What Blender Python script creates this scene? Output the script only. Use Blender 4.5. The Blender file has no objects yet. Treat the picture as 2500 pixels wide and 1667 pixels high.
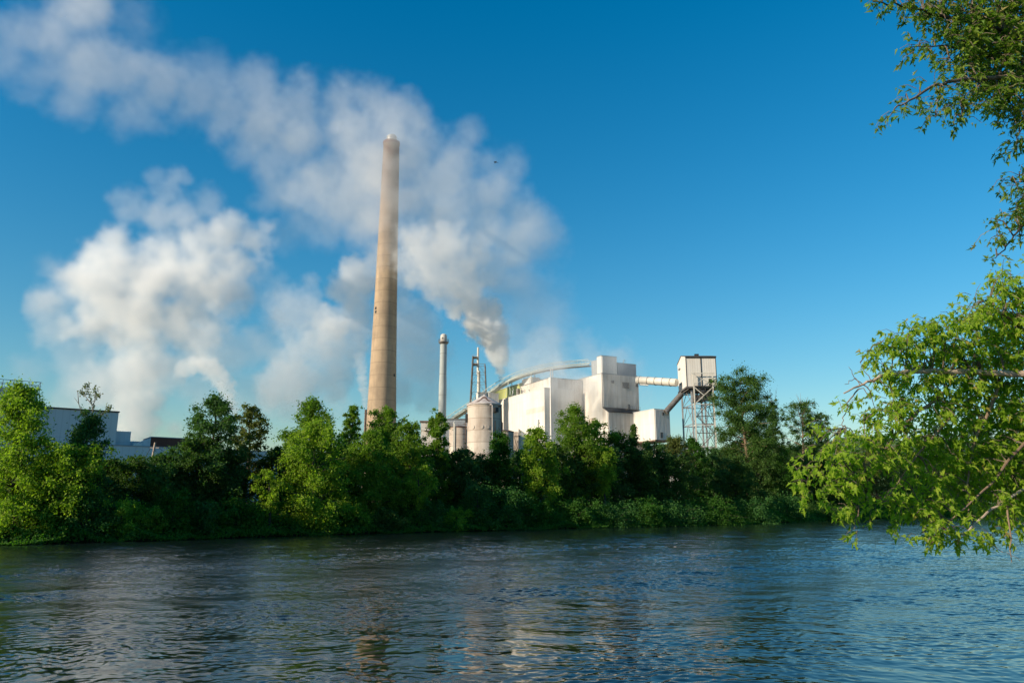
import bpy, bmesh, math, random
import numpy as np
from mathutils import Vector, Matrix
sc = bpy.context.scene
C = sc.collection
R = math.radians

# ------------------------------------------------------------------ camera, sky, sun, exposure
F, PIT, H = 1840.0, math.atan(400 / 1840.0), 3.5
sp, cp = math.sin(PIT), math.cos(PIT)
cam = bpy.data.cameras.new('camera')
camo = bpy.data.objects.new('camera', cam)
C.objects.link(camo)
camo.location = (0, 0, H)
camo.rotation_euler = (R(90) + PIT, 0, 0)
cam.sensor_width = 36
cam.lens = 36 * F / 2500
cam.clip_start, cam.clip_end = 0.1, 20000
sc.camera = camo

SUN_EL, SUN_AZ = 22.0, 29.0          # azimuth: degrees from -X towards the camera
tosun = Vector((-math.cos(R(SUN_AZ)) * math.cos(R(SUN_EL)), -math.sin(R(SUN_AZ)) * math.cos(R(SUN_EL)), math.sin(R(SUN_EL))))
w = bpy.data.worlds.new('World')
sc.world = w
w.use_nodes = True
nt = w.node_tree
bg = nt.nodes['Background']
sk = nt.nodes.new('ShaderNodeTexSky')
sk.sky_type = 'NISHITA'
sk.sun_disc = False
sk.sun_elevation = R(SUN_EL)
sk.sun_rotation = math.atan2(tosun.x, tosun.y)
sk.altitude = 0
sk.air_density = 1.5
sk.dust_density = 0.1
sk.ozone_density = 6.0
hs = nt.nodes.new('ShaderNodeHueSaturation')
hs.inputs['Hue'].default_value = 0.492
hs.inputs['Saturation'].default_value = 1.32
nt.links.new(sk.outputs[0], hs.inputs['Color'])
nt.links.new(hs.outputs[0], bg.inputs[0])
bg.inputs[1].default_value = 0.09
sl = bpy.data.lights.new('sun', 'SUN')
sl.energy = 4.5
sl.angle = R(0.5)
sl.color = (1.0, 0.85, 0.64)
slo = bpy.data.objects.new('sun', sl)
C.objects.link(slo)
slo.rotation_euler = (-tosun).to_track_quat('-Z', 'Y').to_euler()
sc.view_settings.view_transform = 'Standard'
sc.view_settings.look = 'None'
sc.view_settings.exposure = 0.6
sc.view_settings.gamma = 1.0
sc.cycles.volume_bounces = 10
sc.cycles.volume_step_rate = 2.0
sc.cycles.max_bounces = 12
sc.cycles.diffuse_bounces = 6
sc.cycles.glossy_bounces = 3
sc.cycles.transparent_max_bounces = 8
sc.cycles.sample_clamp_indirect = 6.0

# ------------------------------------------------------------------ helpers
def P(x, y, Y):
    """point at distance Y whose sight line is that of photo pixel (x, y) of 2500 x 1667"""
    xc, yc = (x - 1250) / F, (833.5 - y) / F
    k = cp - yc * sp
    return Vector((xc * Y / k, Y, H + Y * (sp + yc * cp) / k))

def dep(p):
    return p.y * cp + (p.z - H) * sp

def pxm(p):
    return dep(p) / F          # metres per photo pixel at p

def on_plane(x, y, p0, d):
    """sight line of pixel against the vertical plane through p0 along horizontal direction d"""
    q = P(x, y, 1.0)
    r = Vector((q.x, q.y, q.z - H))
    nx, ny = -d[1], d[0]
    t = (p0[0] * nx + p0[1] * ny) / (r.x * nx + r.y * ny)
    return Vector((r.x * t, r.y * t, H + r.z * t))

def tag(o, label=None, cat=None, group=None, kind=None):
    if label: o['label'] = label
    if cat: o['category'] = cat
    if group: o['group'] = group
    if kind: o['kind'] = kind
    return o

def thing(name, label, cat, loc, rz=0, group=None):
    o = bpy.data.objects.new(name, None)
    C.objects.link(o)
    o.location = loc
    o.rotation_euler = (0, 0, rz)
    o.empty_display_size = 0.5
    tag(o, label, cat, group)
    return o

def world_of(o):
    M = Matrix.Translation(o.location) @ o.rotation_euler.to_matrix().to_4x4()
    if o.parent: M = world_of(o.parent) @ M
    return M

class MB:
    """collects shapes in world coordinates, builds ONE mesh object"""
    def __init__(s):
        s.v, s.f, s.sm = [], [], []
    def add(s, vs, fs, smooth=False):
        b = len(s.v)
        s.v += [tuple(q) for q in vs]
        for f in fs:
            s.f.append([b + i for i in f]); s.sm.append(smooth)
        return s
    def box(s, o, ax, ay, az):
        """corner o and three edge vectors"""
        o, ax, ay, az = map(Vector, (o, ax, ay, az))
        vs = [o, o + ax, o + ax + ay, o + ay, o + az, o + ax + az, o + ax + ay + az, o + ay + az]
        fs = [(0, 3, 2, 1), (4, 5, 6, 7), (0, 1, 5, 4), (1, 2, 6, 5), (2, 3, 7, 6), (3, 0, 4, 7)]
        if ax.cross(ay).dot(az) < 0: fs = [f[::-1] for f in fs]
        return s.add(vs, fs)
    def cbox(s, c, sx, sy, sz, d=(1, 0)):
        d = Vector((d[0], d[1], 0)).normalized(); n = Vector((-d.y, d.x, 0))
        c = Vector(c)
        return s.box(c - d * sx / 2 - n * sy / 2 - Vector((0, 0, sz / 2)), d * sx, n * sy, (0, 0, sz))
    def prism(s, poly, vec):
        vec = Vector(vec); poly = [Vector(p) for p in poly]; n = len(poly)
        nrm = sum(((poly[i] - poly[0]).cross(poly[(i + 1) % n] - poly[0]) for i in range(1, n)), Vector())
        fs = [tuple(range(n))[::-1], tuple(range(n, 2 * n))] + [(i, (i + 1) % n, n + (i + 1) % n, n + i) for i in range(n)]
        if nrm.dot(vec) < 0: fs = [f[::-1] for f in fs]
        return s.add(poly + [p + vec for p in poly], fs)
    def tube(s, pts, rad, n=8, caps=True, smooth=True):
        pts = [Vector(p) for p in pts]
        if not hasattr(rad, '__len__'): rad = [rad] * len(pts)
        vs, fs = [], []
        prev = None
        for i, p in enumerate(pts):
            t = (pts[min(i + 1, len(pts) - 1)] - pts[max(i - 1, 0)]).normalized()
            if prev is None:
                a = t.orthogonal().normalized() if abs(t.z) < .99 else Vector((1, 0, 0))
            else:
                a = (prev - t * prev.dot(t)).normalized()
            prev = a
            b = t.cross(a)
            for k in range(n):
                an = 2 * math.pi * k / n
                vs.append(p + (a * math.cos(an) + b * math.sin(an)) * rad[i])
        m = len(pts)
        for i in range(m - 1):
            for k in range(n):
                k2 = (k + 1) % n
                fs.append((i * n + k, i * n + k2, (i + 1) * n + k2, (i + 1) * n + k))
        s.add(vs, fs, smooth)
        if caps:
            s.add(vs[:n], [tuple(range(n))[::-1]]); s.add(vs[-n:], [tuple(range(n))])
        return s
    def bar(s, a, b, t):
        return s.tube([a, b], t * .6, 4, True, False)
    def lathe(s, c, prof, n=48):
        """profile [(r, z)] about the vertical through c"""
        vs, fs = [], []
        for r, z in prof:
            for k in range(n):
                an = 2 * math.pi * k / n
                vs.append((c[0] + r * math.cos(an), c[1] + r * math.sin(an), z))
        for i in range(len(prof) - 1):
            for k in range(n):
                k2 = (k + 1) % n
                fs.append((i * n + k, i * n + k2, (i + 1) * n + k2, (i + 1) * n + k))
        s.add(vs, fs, True)
        s.add(vs[:n], [tuple(range(n))[::-1]]); s.add(vs[-n:], [tuple(range(n))])
        return s
    def build(s, name, mat, parent=None):
        me = bpy.data.meshes.new(name)
        v = s.v
        if parent is not None:
            Mi = world_of(parent).inverted()
            v = [tuple(Mi @ Vector(q)) for q in v]
        me.from_pydata(v, [], s.f)
        me.polygons.foreach_set('use_smooth', s.sm)
        if any(s.sm): me.set_sharp_from_angle(angle=R(40))
        me.materials.append(mat)
        me.update()
        o = bpy.data.objects.new(name, me)
        C.objects.link(o)
        if parent is not None: o.parent = parent
        return o

def fast_mesh(name, v, idx, per, mat, parent=None, smooth=False):
    """v: N x 3, idx: flat loop indices, per: verts per face"""
    me = bpy.data.meshes.new(name)
    v = np.asarray(v, np.float32)
    if parent is not None:
        Mi = np.array(world_of(parent).inverted(), np.float32)
        v = v @ Mi[:3, :3].T + Mi[:3, 3]
    me.vertices.add(len(v)); me.vertices.foreach_set('co', np.ascontiguousarray(v, np.float32).ravel())
    idx = np.asarray(idx, np.int32).ravel()
    me.loops.add(len(idx)); me.loops.foreach_set('vertex_index', idx)
    nf = len(idx) // per
    me.polygons.add(nf)
    me.polygons.foreach_set('loop_start', np.arange(nf, dtype=np.int32) * per)
    me.polygons.foreach_set('use_smooth', np.full(nf, smooth))
    me.materials.append(mat)
    me.update(calc_edges=True)
    o = bpy.data.objects.new(name, me)
    C.objects.link(o)
    if parent is not None: o.parent = parent
    return o

# ------------------------------------------------------------------ materials
class NT:
    def __init__(s, name, rough=.6, spec=.3, metal=0):
        s.m = bpy.data.materials.new(name); s.m.use_nodes = True
        s.t = s.m.node_tree; s.b = s.t.nodes['Principled BSDF']
        s.b.inputs['Roughness'].default_value = rough
        s.b.inputs['Specular IOR Level'].default_value = spec
        s.b.inputs['Metallic'].default_value = metal
    def n(s, typ, props=None, **ins):
        x = s.t.nodes.new(typ)
        for k, v in (props or {}).items(): setattr(x, k, v)
        for k, v in ins.items():
            k = k.replace('_', ' ')
            if isinstance(v, bpy.types.NodeSocket): s.t.links.new(v, x.inputs[k])
            else: x.inputs[k].default_value = v
        return x
    def link(s, a, b): s.t.links.new(a, b)
    def coords(s, scale=(1, 1, 1), rot=(0, 0, 0)):
        tc = s.n('ShaderNodeTexCoord')
        mp = s.n('ShaderNodeMapping')
        s.link(tc.outputs['Object'], mp.inputs['Vector'])
        mp.inputs['Scale'].default_value = scale
        mp.inputs['Rotation'].default_value = rot
        return mp.outputs[0]
    def noise(s, vec, scale, detail=4, rough=.55):
        x = s.n('ShaderNodeTexNoise', Scale=scale, Detail=detail, Roughness=rough)
        s.link(vec, x.inputs['Vector'])
        return x.outputs['Fac']
    def ramp(s, fac, stops):
        x = s.n('ShaderNodeValToRGB')
        s.link(fac, x.inputs['Fac'])
        e = x.color_ramp.elements
        while len(e) < len(stops): e.new(.5)
        for q, (p, c) in zip(e, stops):
            q.position = p; q.color = tuple(c) + (1,) if len(c) == 3 else c
        return x.outputs['Color']
    def mix(s, fac, a, b, mode='MIX'):
        x = s.n('ShaderNodeMix', dict(data_type='RGBA', blend_type=mode))
        for sock, v in ((x.inputs[0], fac), (x.inputs[6], a), (x.inputs[7], b)):
            if isinstance(v, bpy.types.NodeSocket): s.link(v, sock)
            elif hasattr(v, '__len__'): sock.default_value = tuple(v) + (1,)
            else: sock.default_value = v
        return x.outputs[2]
    def math(s, op, a, b=0.0):
        x = s.n('ShaderNodeMath', dict(operation=op))
        for i, v in ((0, a), (1, b)):
            if isinstance(v, bpy.types.NodeSocket): s.link(v, x.inputs[i])
            else: x.inputs[i].default_value = v
        return x.outputs[0]
    def color(s, c):
        if isinstance(c, bpy.types.NodeSocket): s.link(c, s.b.inputs['Base Color'])
        else: s.b.inputs['Base Color'].default_value = tuple(c) + (1,)
        return s
    def bump(s, h, strength=.4, dist=.1):
        x = s.n('ShaderNodeBump', Strength=strength, Distance=dist)
        s.link(h, x.inputs['Height']); s.link(x.outputs[0], s.b.inputs['Normal'])
        return s

def mottled(name, c, c2, scale=.6, rough=.7, metal=0, spec=.3, bump=.15):
    m = NT(name, rough, spec, metal)
    v = m.coords()
    f = m.noise(v, scale, 6, .65)
    m.color(m.ramp(f, [(.35, c2), (.62, c)]))
    if bump: m.bump(m.noise(v, scale * 8, 3), bump, .05)
    return m.m

def siding(name, c, stain, pitch=.9, amt=.55, rough=.55):
    """vertical ribbed metal cladding, streaked with dirt that runs down"""
    m = NT(name, rough, .25)
    v1 = m.coords((.55, .55, .035))
    v2 = m.coords((1.6, 1.6, .06))
    v3 = m.coords((.09, .09, .12))
    a = m.noise(v1, 1.0, 5, .6); b = m.noise(v2, 1.0, 4, .6); d = m.noise(v3, 1.0, 4, .6)
    f = m.math('ADD', m.math('MULTIPLY', a, .45), m.math('MULTIPLY', b, .3))
    f = m.math('ADD', f, m.math('MULTIPLY', d, .25))
    col = m.ramp(f, [(.36, stain), (.50, tuple(x * .5 + y * .5 for x, y in zip(c, stain))), (.60, c)])
    col = m.mix(amt, c, col)
    # sheet joints: faint lap lines every few metres
    tc = m.n('ShaderNodeTexCoord'); sx = m.n('ShaderNodeSeparateXYZ'); m.link(tc.outputs['Object'], sx.inputs[0])
    h = m.math('ADD', sx.outputs[0], sx.outputs[1])
    rib = m.math('PINGPONG', m.math('MULTIPLY', h, 1 / pitch), .5)
    lap = m.math('LESS_THAN', m.math('FRACT', m.math('MULTIPLY', sx.outputs[2], 1 / 6.1)), .012)
    ribl = m.math('LESS_THAN', rib, .07)
    col = m.mix(m.math('MULTIPLY', lap, .28), col, tuple(x * .5 for x in stain))
    col = m.mix(m.math('MULTIPLY', ribl, .13), col, tuple(x * .5 for x in stain))
    m.color(col)
    m.bump(rib, .35, .08)
    return m.m

M = {}
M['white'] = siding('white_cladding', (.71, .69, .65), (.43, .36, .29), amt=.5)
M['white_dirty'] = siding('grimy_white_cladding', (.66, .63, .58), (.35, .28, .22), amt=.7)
M['white_clean'] = siding('pale_metal_cladding', (.66, .65, .63), (.45, .43, .40), amt=.4)
M['grey'] = siding('grey_cladding', (.30, .33, .36), (.2, .2, .2), amt=.5)
M['bluegrey'] = siding('blue_grey_cladding', (.58, .61, .635), (.42, .44, .45), 1.2, .5)
M['brown'] = siding('brown_red_cladding', (.13, .045, .03), (.08, .03, .02), 1.0, .5)
M['green'] = siding('yellow_green_cladding', (.42, .44, .16), (.3, .3, .12), 1.0, .5)
M['roof'] = mottled('roof_felt', (.16, .15, .14), (.10, .09, .085), .4, .85)
M['trim'] = mottled('dark_trim', (.035, .04, .045), (.02, .02, .02), .5, .6)
M['glass'] = NT('dark_window_glass', .12, .5).color((.05, .06, .065)).m
M['louvre'] = mottled('louvre_grey', (.22, .21, .2), (.14, .13, .12), 1.5, .6)
M['steel'] = mottled('galvanised_steel', (.40, .41, .42), (.25, .25, .25), .8, .5, .3)
M['steel_dark'] = mottled('weathered_steel', (.20, .195, .19), (.11, .09, .075), .7, .6, .3)
M['steel_rust'] = mottled('rusty_steel', (.20, .13, .10), (.10, .06, .045), .9, .75)
M['greensteel'] = mottled('pale_green_steel', (.52, .56, .51), (.36, .39, .35), .6, .55)
M['tube'] = mottled('cream_tube_steel', (.62, .60, .54), (.48, .45, .39), .3, .5)
M['bark'] = mottled('grey_brown_bark', (.20, .155, .115), (.10, .075, .055), 5, .9, bump=.6)
M['bark_dark'] = mottled('dark_bark', (.075, .06, .045), (.04, .032, .025), 3, .9, bump=.6)
M['bark_tan'] = mottled('tan_bark', (.26, .185, .125), (.15, .1, .07), 2, .9, bump=.6)
M['dead'] = mottled('dead_wood', (.22, .18, .15), (.13, .11, .09), 3, .9)
M['black'] = NT('black_feathers', .6, .2).color((.015, .014, .014)).m
M['wire'] = NT('wire_black', .5, .3).color((.03, .03, .03)).m
M['pale_log'] = mottled('bleached_wood', (.45, .36, .29), (.3, .22, .17), 2, .8)

def concrete(name, c, dark, band, cap=None):
    m = NT(name, .8, .2)
    v = m.coords((.5, .5, .06)); v2 = m.coords((.25, .25, .25))
    f = m.math('ADD', m.math('MULTIPLY', m.noise(v, 1, 5, .6), .55), m.math('MULTIPLY', m.noise(v2, 1, 5, .65), .45))
    col = m.ramp(f, [(.36, dark), (.56, c)])
    tc = m.n('ShaderNodeTexCoord'); sx = m.n('ShaderNodeSeparateXYZ'); m.link(tc.outputs['Object'], sx.inputs[0])
    z = sx.outputs[2]
    fr = m.math('FRACT', m.math('MULTIPLY', z, 1 / band))
    ln = m.math('LESS_THAN', fr, .05)
    col = m.mix(m.math('MULTIPLY', ln, .8), col, tuple(x * .8 for x in dark))
    # each lift of concrete came out a slightly different tone
    wn = m.n('ShaderNodeTexWhiteNoise', dict(noise_dimensions='1D'))
    m.link(m.math('FLOOR', m.math('MULTIPLY', z, 1 / band)), wn.inputs['W'])
    col = m.mix(m.math('MULTIPLY', wn.outputs['Value'], .35), col, dark)
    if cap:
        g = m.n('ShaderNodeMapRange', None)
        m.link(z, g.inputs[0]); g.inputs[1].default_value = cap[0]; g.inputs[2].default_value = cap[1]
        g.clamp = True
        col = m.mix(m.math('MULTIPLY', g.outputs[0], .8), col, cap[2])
    m.color(col)
    m.bump(m.noise(v2, 6, 4), .15, .05)
    return m.m
M['chimney'] = concrete('tan_concrete', (.43, .32, .215), (.27, .205, .145), 5.6, (104, 150, (.115, .075, .07)))  # darker top: reddish stain, plus the steam's shadow and veil painted in
M['stack'] = concrete('pale_painted_steel', (.40, .435, .43), (.31, .33, .325), 9)
M['silo'] = concrete('stained_concrete', (.58, .51, .44), (.32, .25, .20), 3.1)
M['silo_roof'] = mottled('stained_silo_roof', (.56, .51, .48), (.36, .30, .27), .7, .8)

def leaf(name, a, b, trans=.45, spec=.14, turn=None):
    m = NT(name, .62, spec)
    g = m.n('ShaderNodeNewGeometry')
    col = m.ramp(g.outputs['Random Per Island'], [(.05, tuple(x * .62 for x in a)), (.3, a), (.86, b), (.955, b), (.99, turn or b)])
    vv = m.coords((.35, .35, .35))
    col = m.mix(m.math('MULTIPLY', m.noise(vv, 1, 3), .5), col, tuple(x * .75 for x in a))
    m.color(col)
    tr = m.n('ShaderNodeBsdfTranslucent')
    tcol = m.mix(1.0, col, (1.85, 2.2, .65), 'MULTIPLY')
    m.link(tcol, tr.inputs['Color'])
    mx = m.n('ShaderNodeMixShader'); mx.inputs[0].default_value = trans
    m.link(m.b.outputs[0], mx.inputs[1]); m.link(tr.outputs[0], mx.inputs[2])
    m.link(mx.outputs[0], m.t.nodes['Material Output'].inputs['Surface'])
    return m.m
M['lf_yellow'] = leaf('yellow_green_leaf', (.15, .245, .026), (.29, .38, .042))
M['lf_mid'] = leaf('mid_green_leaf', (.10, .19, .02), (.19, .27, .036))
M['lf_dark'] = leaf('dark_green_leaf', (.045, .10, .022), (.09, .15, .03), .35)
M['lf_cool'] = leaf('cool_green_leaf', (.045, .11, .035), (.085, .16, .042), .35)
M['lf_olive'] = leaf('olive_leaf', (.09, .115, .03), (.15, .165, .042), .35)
M['lf_vine'] = leaf('vine_leaf', (.035, .10, .012), (.06, .15, .02), .4)
M['lf_cotton'] = leaf('cottonwood_leaf', (.05, .11, .024), (.10, .18, .036), .35)
M['lf_shade'] = leaf('shade_toned_weed_leaf', (.036, .11, .027), (.07, .165, .036), .35)  # darker leaf: the shade along the bank is painted into its colour
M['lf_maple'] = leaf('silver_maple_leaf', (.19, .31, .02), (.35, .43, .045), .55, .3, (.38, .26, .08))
M['lf_maple2'] = leaf('shaded_maple_leaf', (.11, .21, .022), (.24, .30, .045), .45, .4, (.30, .24, .08))  # darker maple leaf, shade of boughs seen from below put into the colour
M['lf_grass'] = leaf('bank_weed_leaf', (.045, .13, .022), (.085, .185, .03), .45)

# ------------------------------------------------------------------ setting: water, ground, hills
rng = np.random.default_rng(7)
SH = np.array([(-260, -60), (-140, 5), (-90, 38), (-60, 60), (-46.4, 70.7), (-38.4, 77), (-25.2, 93.8), (-9.3, 107), (16.7, 126.8),
               (42.4, 145.8), (73.6, 185.5), (93.7, 208.3), (125.7, 237.4), (169, 255.3), (300, 300), (700, 420)], float)
seg = np.r_[0, np.cumsum(np.hypot(*np.diff(SH, axis=0).T))]
def shore(t):
    return np.stack([np.interp(t, seg, SH[:, 0]), np.interp(t, seg, SH[:, 1])], -1)
BN = np.array([-.62, .785])           # inland direction of the far bank

def shore_dist(x, y):
    """distance inland from the far shoreline (negative over water), roughly along BN"""
    x = np.asarray(x, float); y = np.asarray(y, float)
    best = np.full(x.shape, 1e9); sg = np.ones(x.shape)
    for i in range(len(SH) - 1):
        a, b = SH[i], SH[i + 1]; d = b - a; L = d @ d
        t = np.clip(((x - a[0]) * d[0] + (y - a[1]) * d[1]) / L, 0, 1)
        qx, qy = a[0] + t * d[0], a[1] + t * d[1]
        ds = np.hypot(x - qx, y - qy)
        s = np.where(d[0] * (y - a[1]) - d[1] * (x - a[0]) >= 0, 1., -1.)
        m = ds < best
        best = np.where(m, ds, best); sg = np.where(m, s, sg)
    return best * sg

def ground_z(x, y):
    d = shore_dist(x, y)
    return np.interp(d, [-8, -1, 0, 1.5, 4, 9, 16, 40], [-2.5, -.5, -.05, .55, 1.3, 2.6, 3.8, 4.0])

gm = NT('bank_soil', .95, .1)
gv = gm.coords()
gm.color(gm.ramp(gm.noise(gv, .8, 6, .7), [(.35, (.018, .022, .01)), (.65, (.04, .045, .018))]))
gm.bump(gm.noise(gv, 3, 4), .6, .2)
T = np.linspace(0, seg[-1], 420)
OFF = np.array([-9, -4, -1.5, -.5, 0, .7, 1.5, 2.5, 4, 6, 9, 12, 16, 22, 40, 80, 160, 400, 1500, 6000.])
S = shore(T)
V = S[:, None, :] + OFF[None, :, None] * BN
V[:, -1, 0] += np.linspace(-5000, 6000, len(T)) * .9
Z = np.interp(OFF, [-9, -1, 0, 1.5, 4, 9, 16, 40], [-2.5, -.5, -.05, .55, 1.3, 2.6, 3.8, 4.0])[None, :].repeat(len(T), 0)
Z = Z + .18 * rng.standard_normal(Z.shape) * (OFF > .5) * (OFF < 40)
V3 = np.concatenate([V, Z[..., None]], -1).reshape(-1, 3)
nT, nO = len(T), len(OFF)
ii, jj = np.meshgrid(np.arange(nT - 1), np.arange(nO - 1), indexing='ij')
q = np.stack([ii * nO + jj, (ii + 1) * nO + jj, (ii + 1) * nO + jj + 1, ii * nO + jj + 1], -1)
tag(fast_mesh('far_bank_ground', V3, q, 4, gm.m, smooth=True), kind='structure')
# near bank under the photographer
NB = np.array([(-200, 8), (-60, 6), (-20, 5.5), (0, 6), (6, 7), (10, 10), (13, 15), (22, 24), (60, 50), (200, 90)], float)
NO = np.array([-3, -.6, 0, .6, 1.6, 3.5, 8, 30, 200.])
NZ = np.array([-1.2, -.3, 0, .35, .9, 1.6, 2.0, 3.0, 5.0])
tn = np.linspace(0, 1, 160); sn = np.r_[0, np.cumsum(np.hypot(*np.diff(NB, axis=0).T))]; sn /= sn[-1]
NS = np.stack([np.interp(tn, sn, NB[:, 0]), np.interp(tn, sn, NB[:, 1])], -1)
Vn = NS[:, None, :] + NO[None, :, None] * np.array([.35, -.94])
Zn = NZ[None, :].repeat(160, 0) + .05 * rng.standard_normal((160, 9))
ii, jj = np.meshgrid(np.arange(159), np.arange(8), indexing='ij')
q = np.stack([ii * 9 + jj, ii * 9 + jj + 1, (ii + 1) * 9 + jj + 1, (ii + 1) * 9 + jj], -1)
tag(fast_mesh('near_bank_ground', np.concatenate([Vn, Zn[..., None]], -1).reshape(-1, 3), q, 4, gm.m, smooth=True), kind='structure')

# --- river surface: real waves; rows and columns thin out with distance
def water():
    wm = NT('river_water', .02, .5)
    wm.b.inputs['IOR'].default_value = 1.333
    wm.color((.006, .011, .012))
    tcv = wm.coords((1, 1, 1), (0, 0, -.62))
    mp = wm.n('ShaderNodeMapping'); wm.link(tcv, mp.inputs['Vector']); mp.inputs['Scale'].default_value = (.8, 1.3, 1)
    n1 = wm.noise(mp.outputs[0], 5.5, 5, .62)
    mp2 = wm.n('ShaderNodeMapping'); wm.link(tcv, mp2.inputs['Vector']); mp2.inputs['Scale'].default_value = (.07, .30, 1)
    big = wm.noise(mp2.outputs[0], 1.0, 3, .6)
    # riffles over the shallow middle of the river, slick tongues of smooth water between them
    tco = wm.n('ShaderNodeTexCoord'); sx = wm.n('ShaderNodeSeparateXYZ'); wm.link(tco.outputs['Object'], sx.inputs[0])
    rif = wm.n('ShaderNodeMapRange'); wm.link(sx.outputs[1], rif.inputs[0])
    rif.inputs[1].default_value = 20; rif.inputs[2].default_value = 46; rif.inputs[3].default_value = .02; rif.inputs[4].default_value = .6
    st = wm.n('ShaderNodeMapRange'); wm.link(big, st.inputs[0])
    st.inputs[1].default_value = .36; st.inputs[2].default_value = .50; st.inputs[3].default_value = .45; st.inputs[4].default_value = 1.0
    bp = wm.n('ShaderNodeBump', Distance=.055)
    wm.link(wm.math('MULTIPLY', st.outputs[0], rif.outputs[0]), bp.inputs['Strength']); wm.link(n1, bp.inputs['Height']); wm.link(bp.outputs[0], wm.b.inputs['Normal'])
    ys = [7.0]
    while ys[-1] < 460:
        y = ys[-1]
        ys.append(y + max(.035, y * y / (H * 754) * .12 if y < 200 else 4 + (y - 200) * .05))
    ys = np.array(ys)
    th = np.r_[np.linspace(-2.6, -.82, 60)[:-1], np.linspace(-.82, .82, 760), np.linspace(.82, 2.6, 60)[1:]]
    Yg, Tg = np.meshgrid(ys, th, indexing='ij')
    Xg = Yg * Tg
    r = np.random.default_rng(3)
    Zg = np.zeros_like(Xg, dtype=np.float32)
    spc = np.gradient(ys)[:, None]
    wx = Xg + .35 * np.sin(Yg * .9 + .4 * Xg); wy = Yg + .3 * np.sin(Xg * .7 - .3 * Yg)
    # slick tongues and ruffled patches drawn out along the current
    ca, sa = math.cos(R(36)), math.sin(R(36))
    al, ac = Xg * ca + Yg * sa, -Xg * sa + Yg * ca
    fld = np.sin(ac * .55 + .9 * np.sin(al * .11) + .6 * np.sin(ac * .21)) + .8 * np.sin(ac * .27 - al * .05 + 1.7) + .6 * np.sin(al * .19 + ac * .9) + .5 * np.sin(al * .33 - ac * .4 + 2.)
    patch = np.clip(.95 + .26 * fld, .4, 1.35).astype(np.float32)
    grp = (1 + .45 * np.sin(Xg * 1.1 + 1.2 * np.sin(Yg * .6)) * np.sin(Yg * .8 - Xg * .3 + np.sin(Xg * .5))).astype(np.float32)
    bands = [(.45, 1.3, 80, .105, .8, [.58, .64, 1.1, 1.6]), (.9, 2.6, 40, .042, .6, [.55, .6, 1.1, 1.5]), (2.4, 6.5, 24, .022, .45, [.3, .4, 1.0, 1.2])]
    for l0, l1, nW, slope, spread, mul in bands:
        zb = np.zeros_like(Zg)
        for k in range(nW):
            lam = math.exp(r.uniform(math.log(l0), math.log(l1))); an = R(80) + r.normal(0, spread); ph = r.uniform(0, 6.283)
            kk = 2 * math.pi / lam
            fade = np.clip(lam / (2.2 * spc) - .6, 0, 1)
            if fade.max() <= 0: continue
            a_ = slope / kk * math.sqrt(2 / nW) * r.uniform(.6, 1.35)
            q_ = np.sin(kk * (wx * math.cos(an) + wy * math.sin(an)) + ph)
            if l0 < .9: q_ = 1.2 * (.64 - np.sqrt(q_ * q_ + .012))      # peaked little crests
            zb += (a_ * fade * q_).astype(np.float32)
        zb *= np.interp(Yg, [15, 22, 36, 65], mul).astype(np.float32)
        Zg += zb * (patch * grp if l0 < .9 else np.sqrt(patch))
    # sharpen crests a little
    V = np.stack([Xg, Yg, Zg], -1).reshape(-1, 3)
    ny, nx = Xg.shape
    ii, jj = np.meshgrid(np.arange(ny - 1), np.arange(nx - 1), indexing='ij')
    q = np.stack([ii * nx + jj, ii * nx + jj + 1, (ii + 1) * nx + jj + 1, (ii + 1) * nx + jj], -1).reshape(-1, 4)
    b = len(V)
    V = np.r_[V, [(-60, -80, 0), (60, -80, 0)]]
    edge = np.array([(j, b, b, j + 1) for j in range(0)])
    o = fast_mesh('river_water', V, q, 4, wm.m, smooth=True)
    tag(o, kind='structure')
water()

# --- wooded hills far off
def hills():
    hm = NT('wooded_hill', .95, .05)
    v = hm.coords((.03, .03, .03))
    hm.color(hm.ramp(hm.noise(v, 1, 8, .7), [(.35, (.045, .085, .04)), (.65, (.09, .15, .065))]))
    hm.bump(hm.noise(v, 2.5, 6, .7), 1.0, 8)
    prof = [(-600, 1120), (300, 1110), (1200, 1110), (1700, 1118), (1745, 1104), (1775, 1092), (1805, 1088), (1850, 1096), (1930, 1100), (1985, 1083),
            (2040, 1070), (2090, 1068), (2130, 1076), (2220, 1088), (2320, 1080), (2450, 1092), (2700, 1105), (3300, 1120)]
    px = np.linspace(-600, 3300, 900)
    top = np.interp(px, [a for a, b in prof], [b for a, b in prof])
    Y0 = 1400.
    r = np.random.default_rng(5)
    Vs = []
    rows = 40
    for j in range(rows):
        t = j / (rows - 1)
        Yr = 900 + t * 1100
        g = math.sin(t * math.pi) ** .8 if t < .5 else 1 - .3 * (t - .5)
        X = (px - 1250) / F * Y0 * (Yr / Y0) ** .5 * 1.02
        z = 4 + (np.array([P(a, b, Y0).z for a, b in zip(px, top)]) - 4) * g
        z = z + g * (r.random(len(px)) * 9 - 4)
        Vs.append(np.stack([X, np.full_like(X, Yr) + r.normal(0, 6, len(X)), z], -1))
    V = np.concatenate(Vs); nx = len(px)
    ii, jj = np.meshgrid(np.arange(rows - 1), np.arange(nx - 1), indexing='ij')
    q = np.stack([ii * nx + jj, ii * nx + jj + 1, (ii + 1) * nx + jj + 1, (ii + 1) * nx + jj], -1)
    tag(fast_mesh('hills', V, q, 4, hm.m), kind='structure')
hills()

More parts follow.
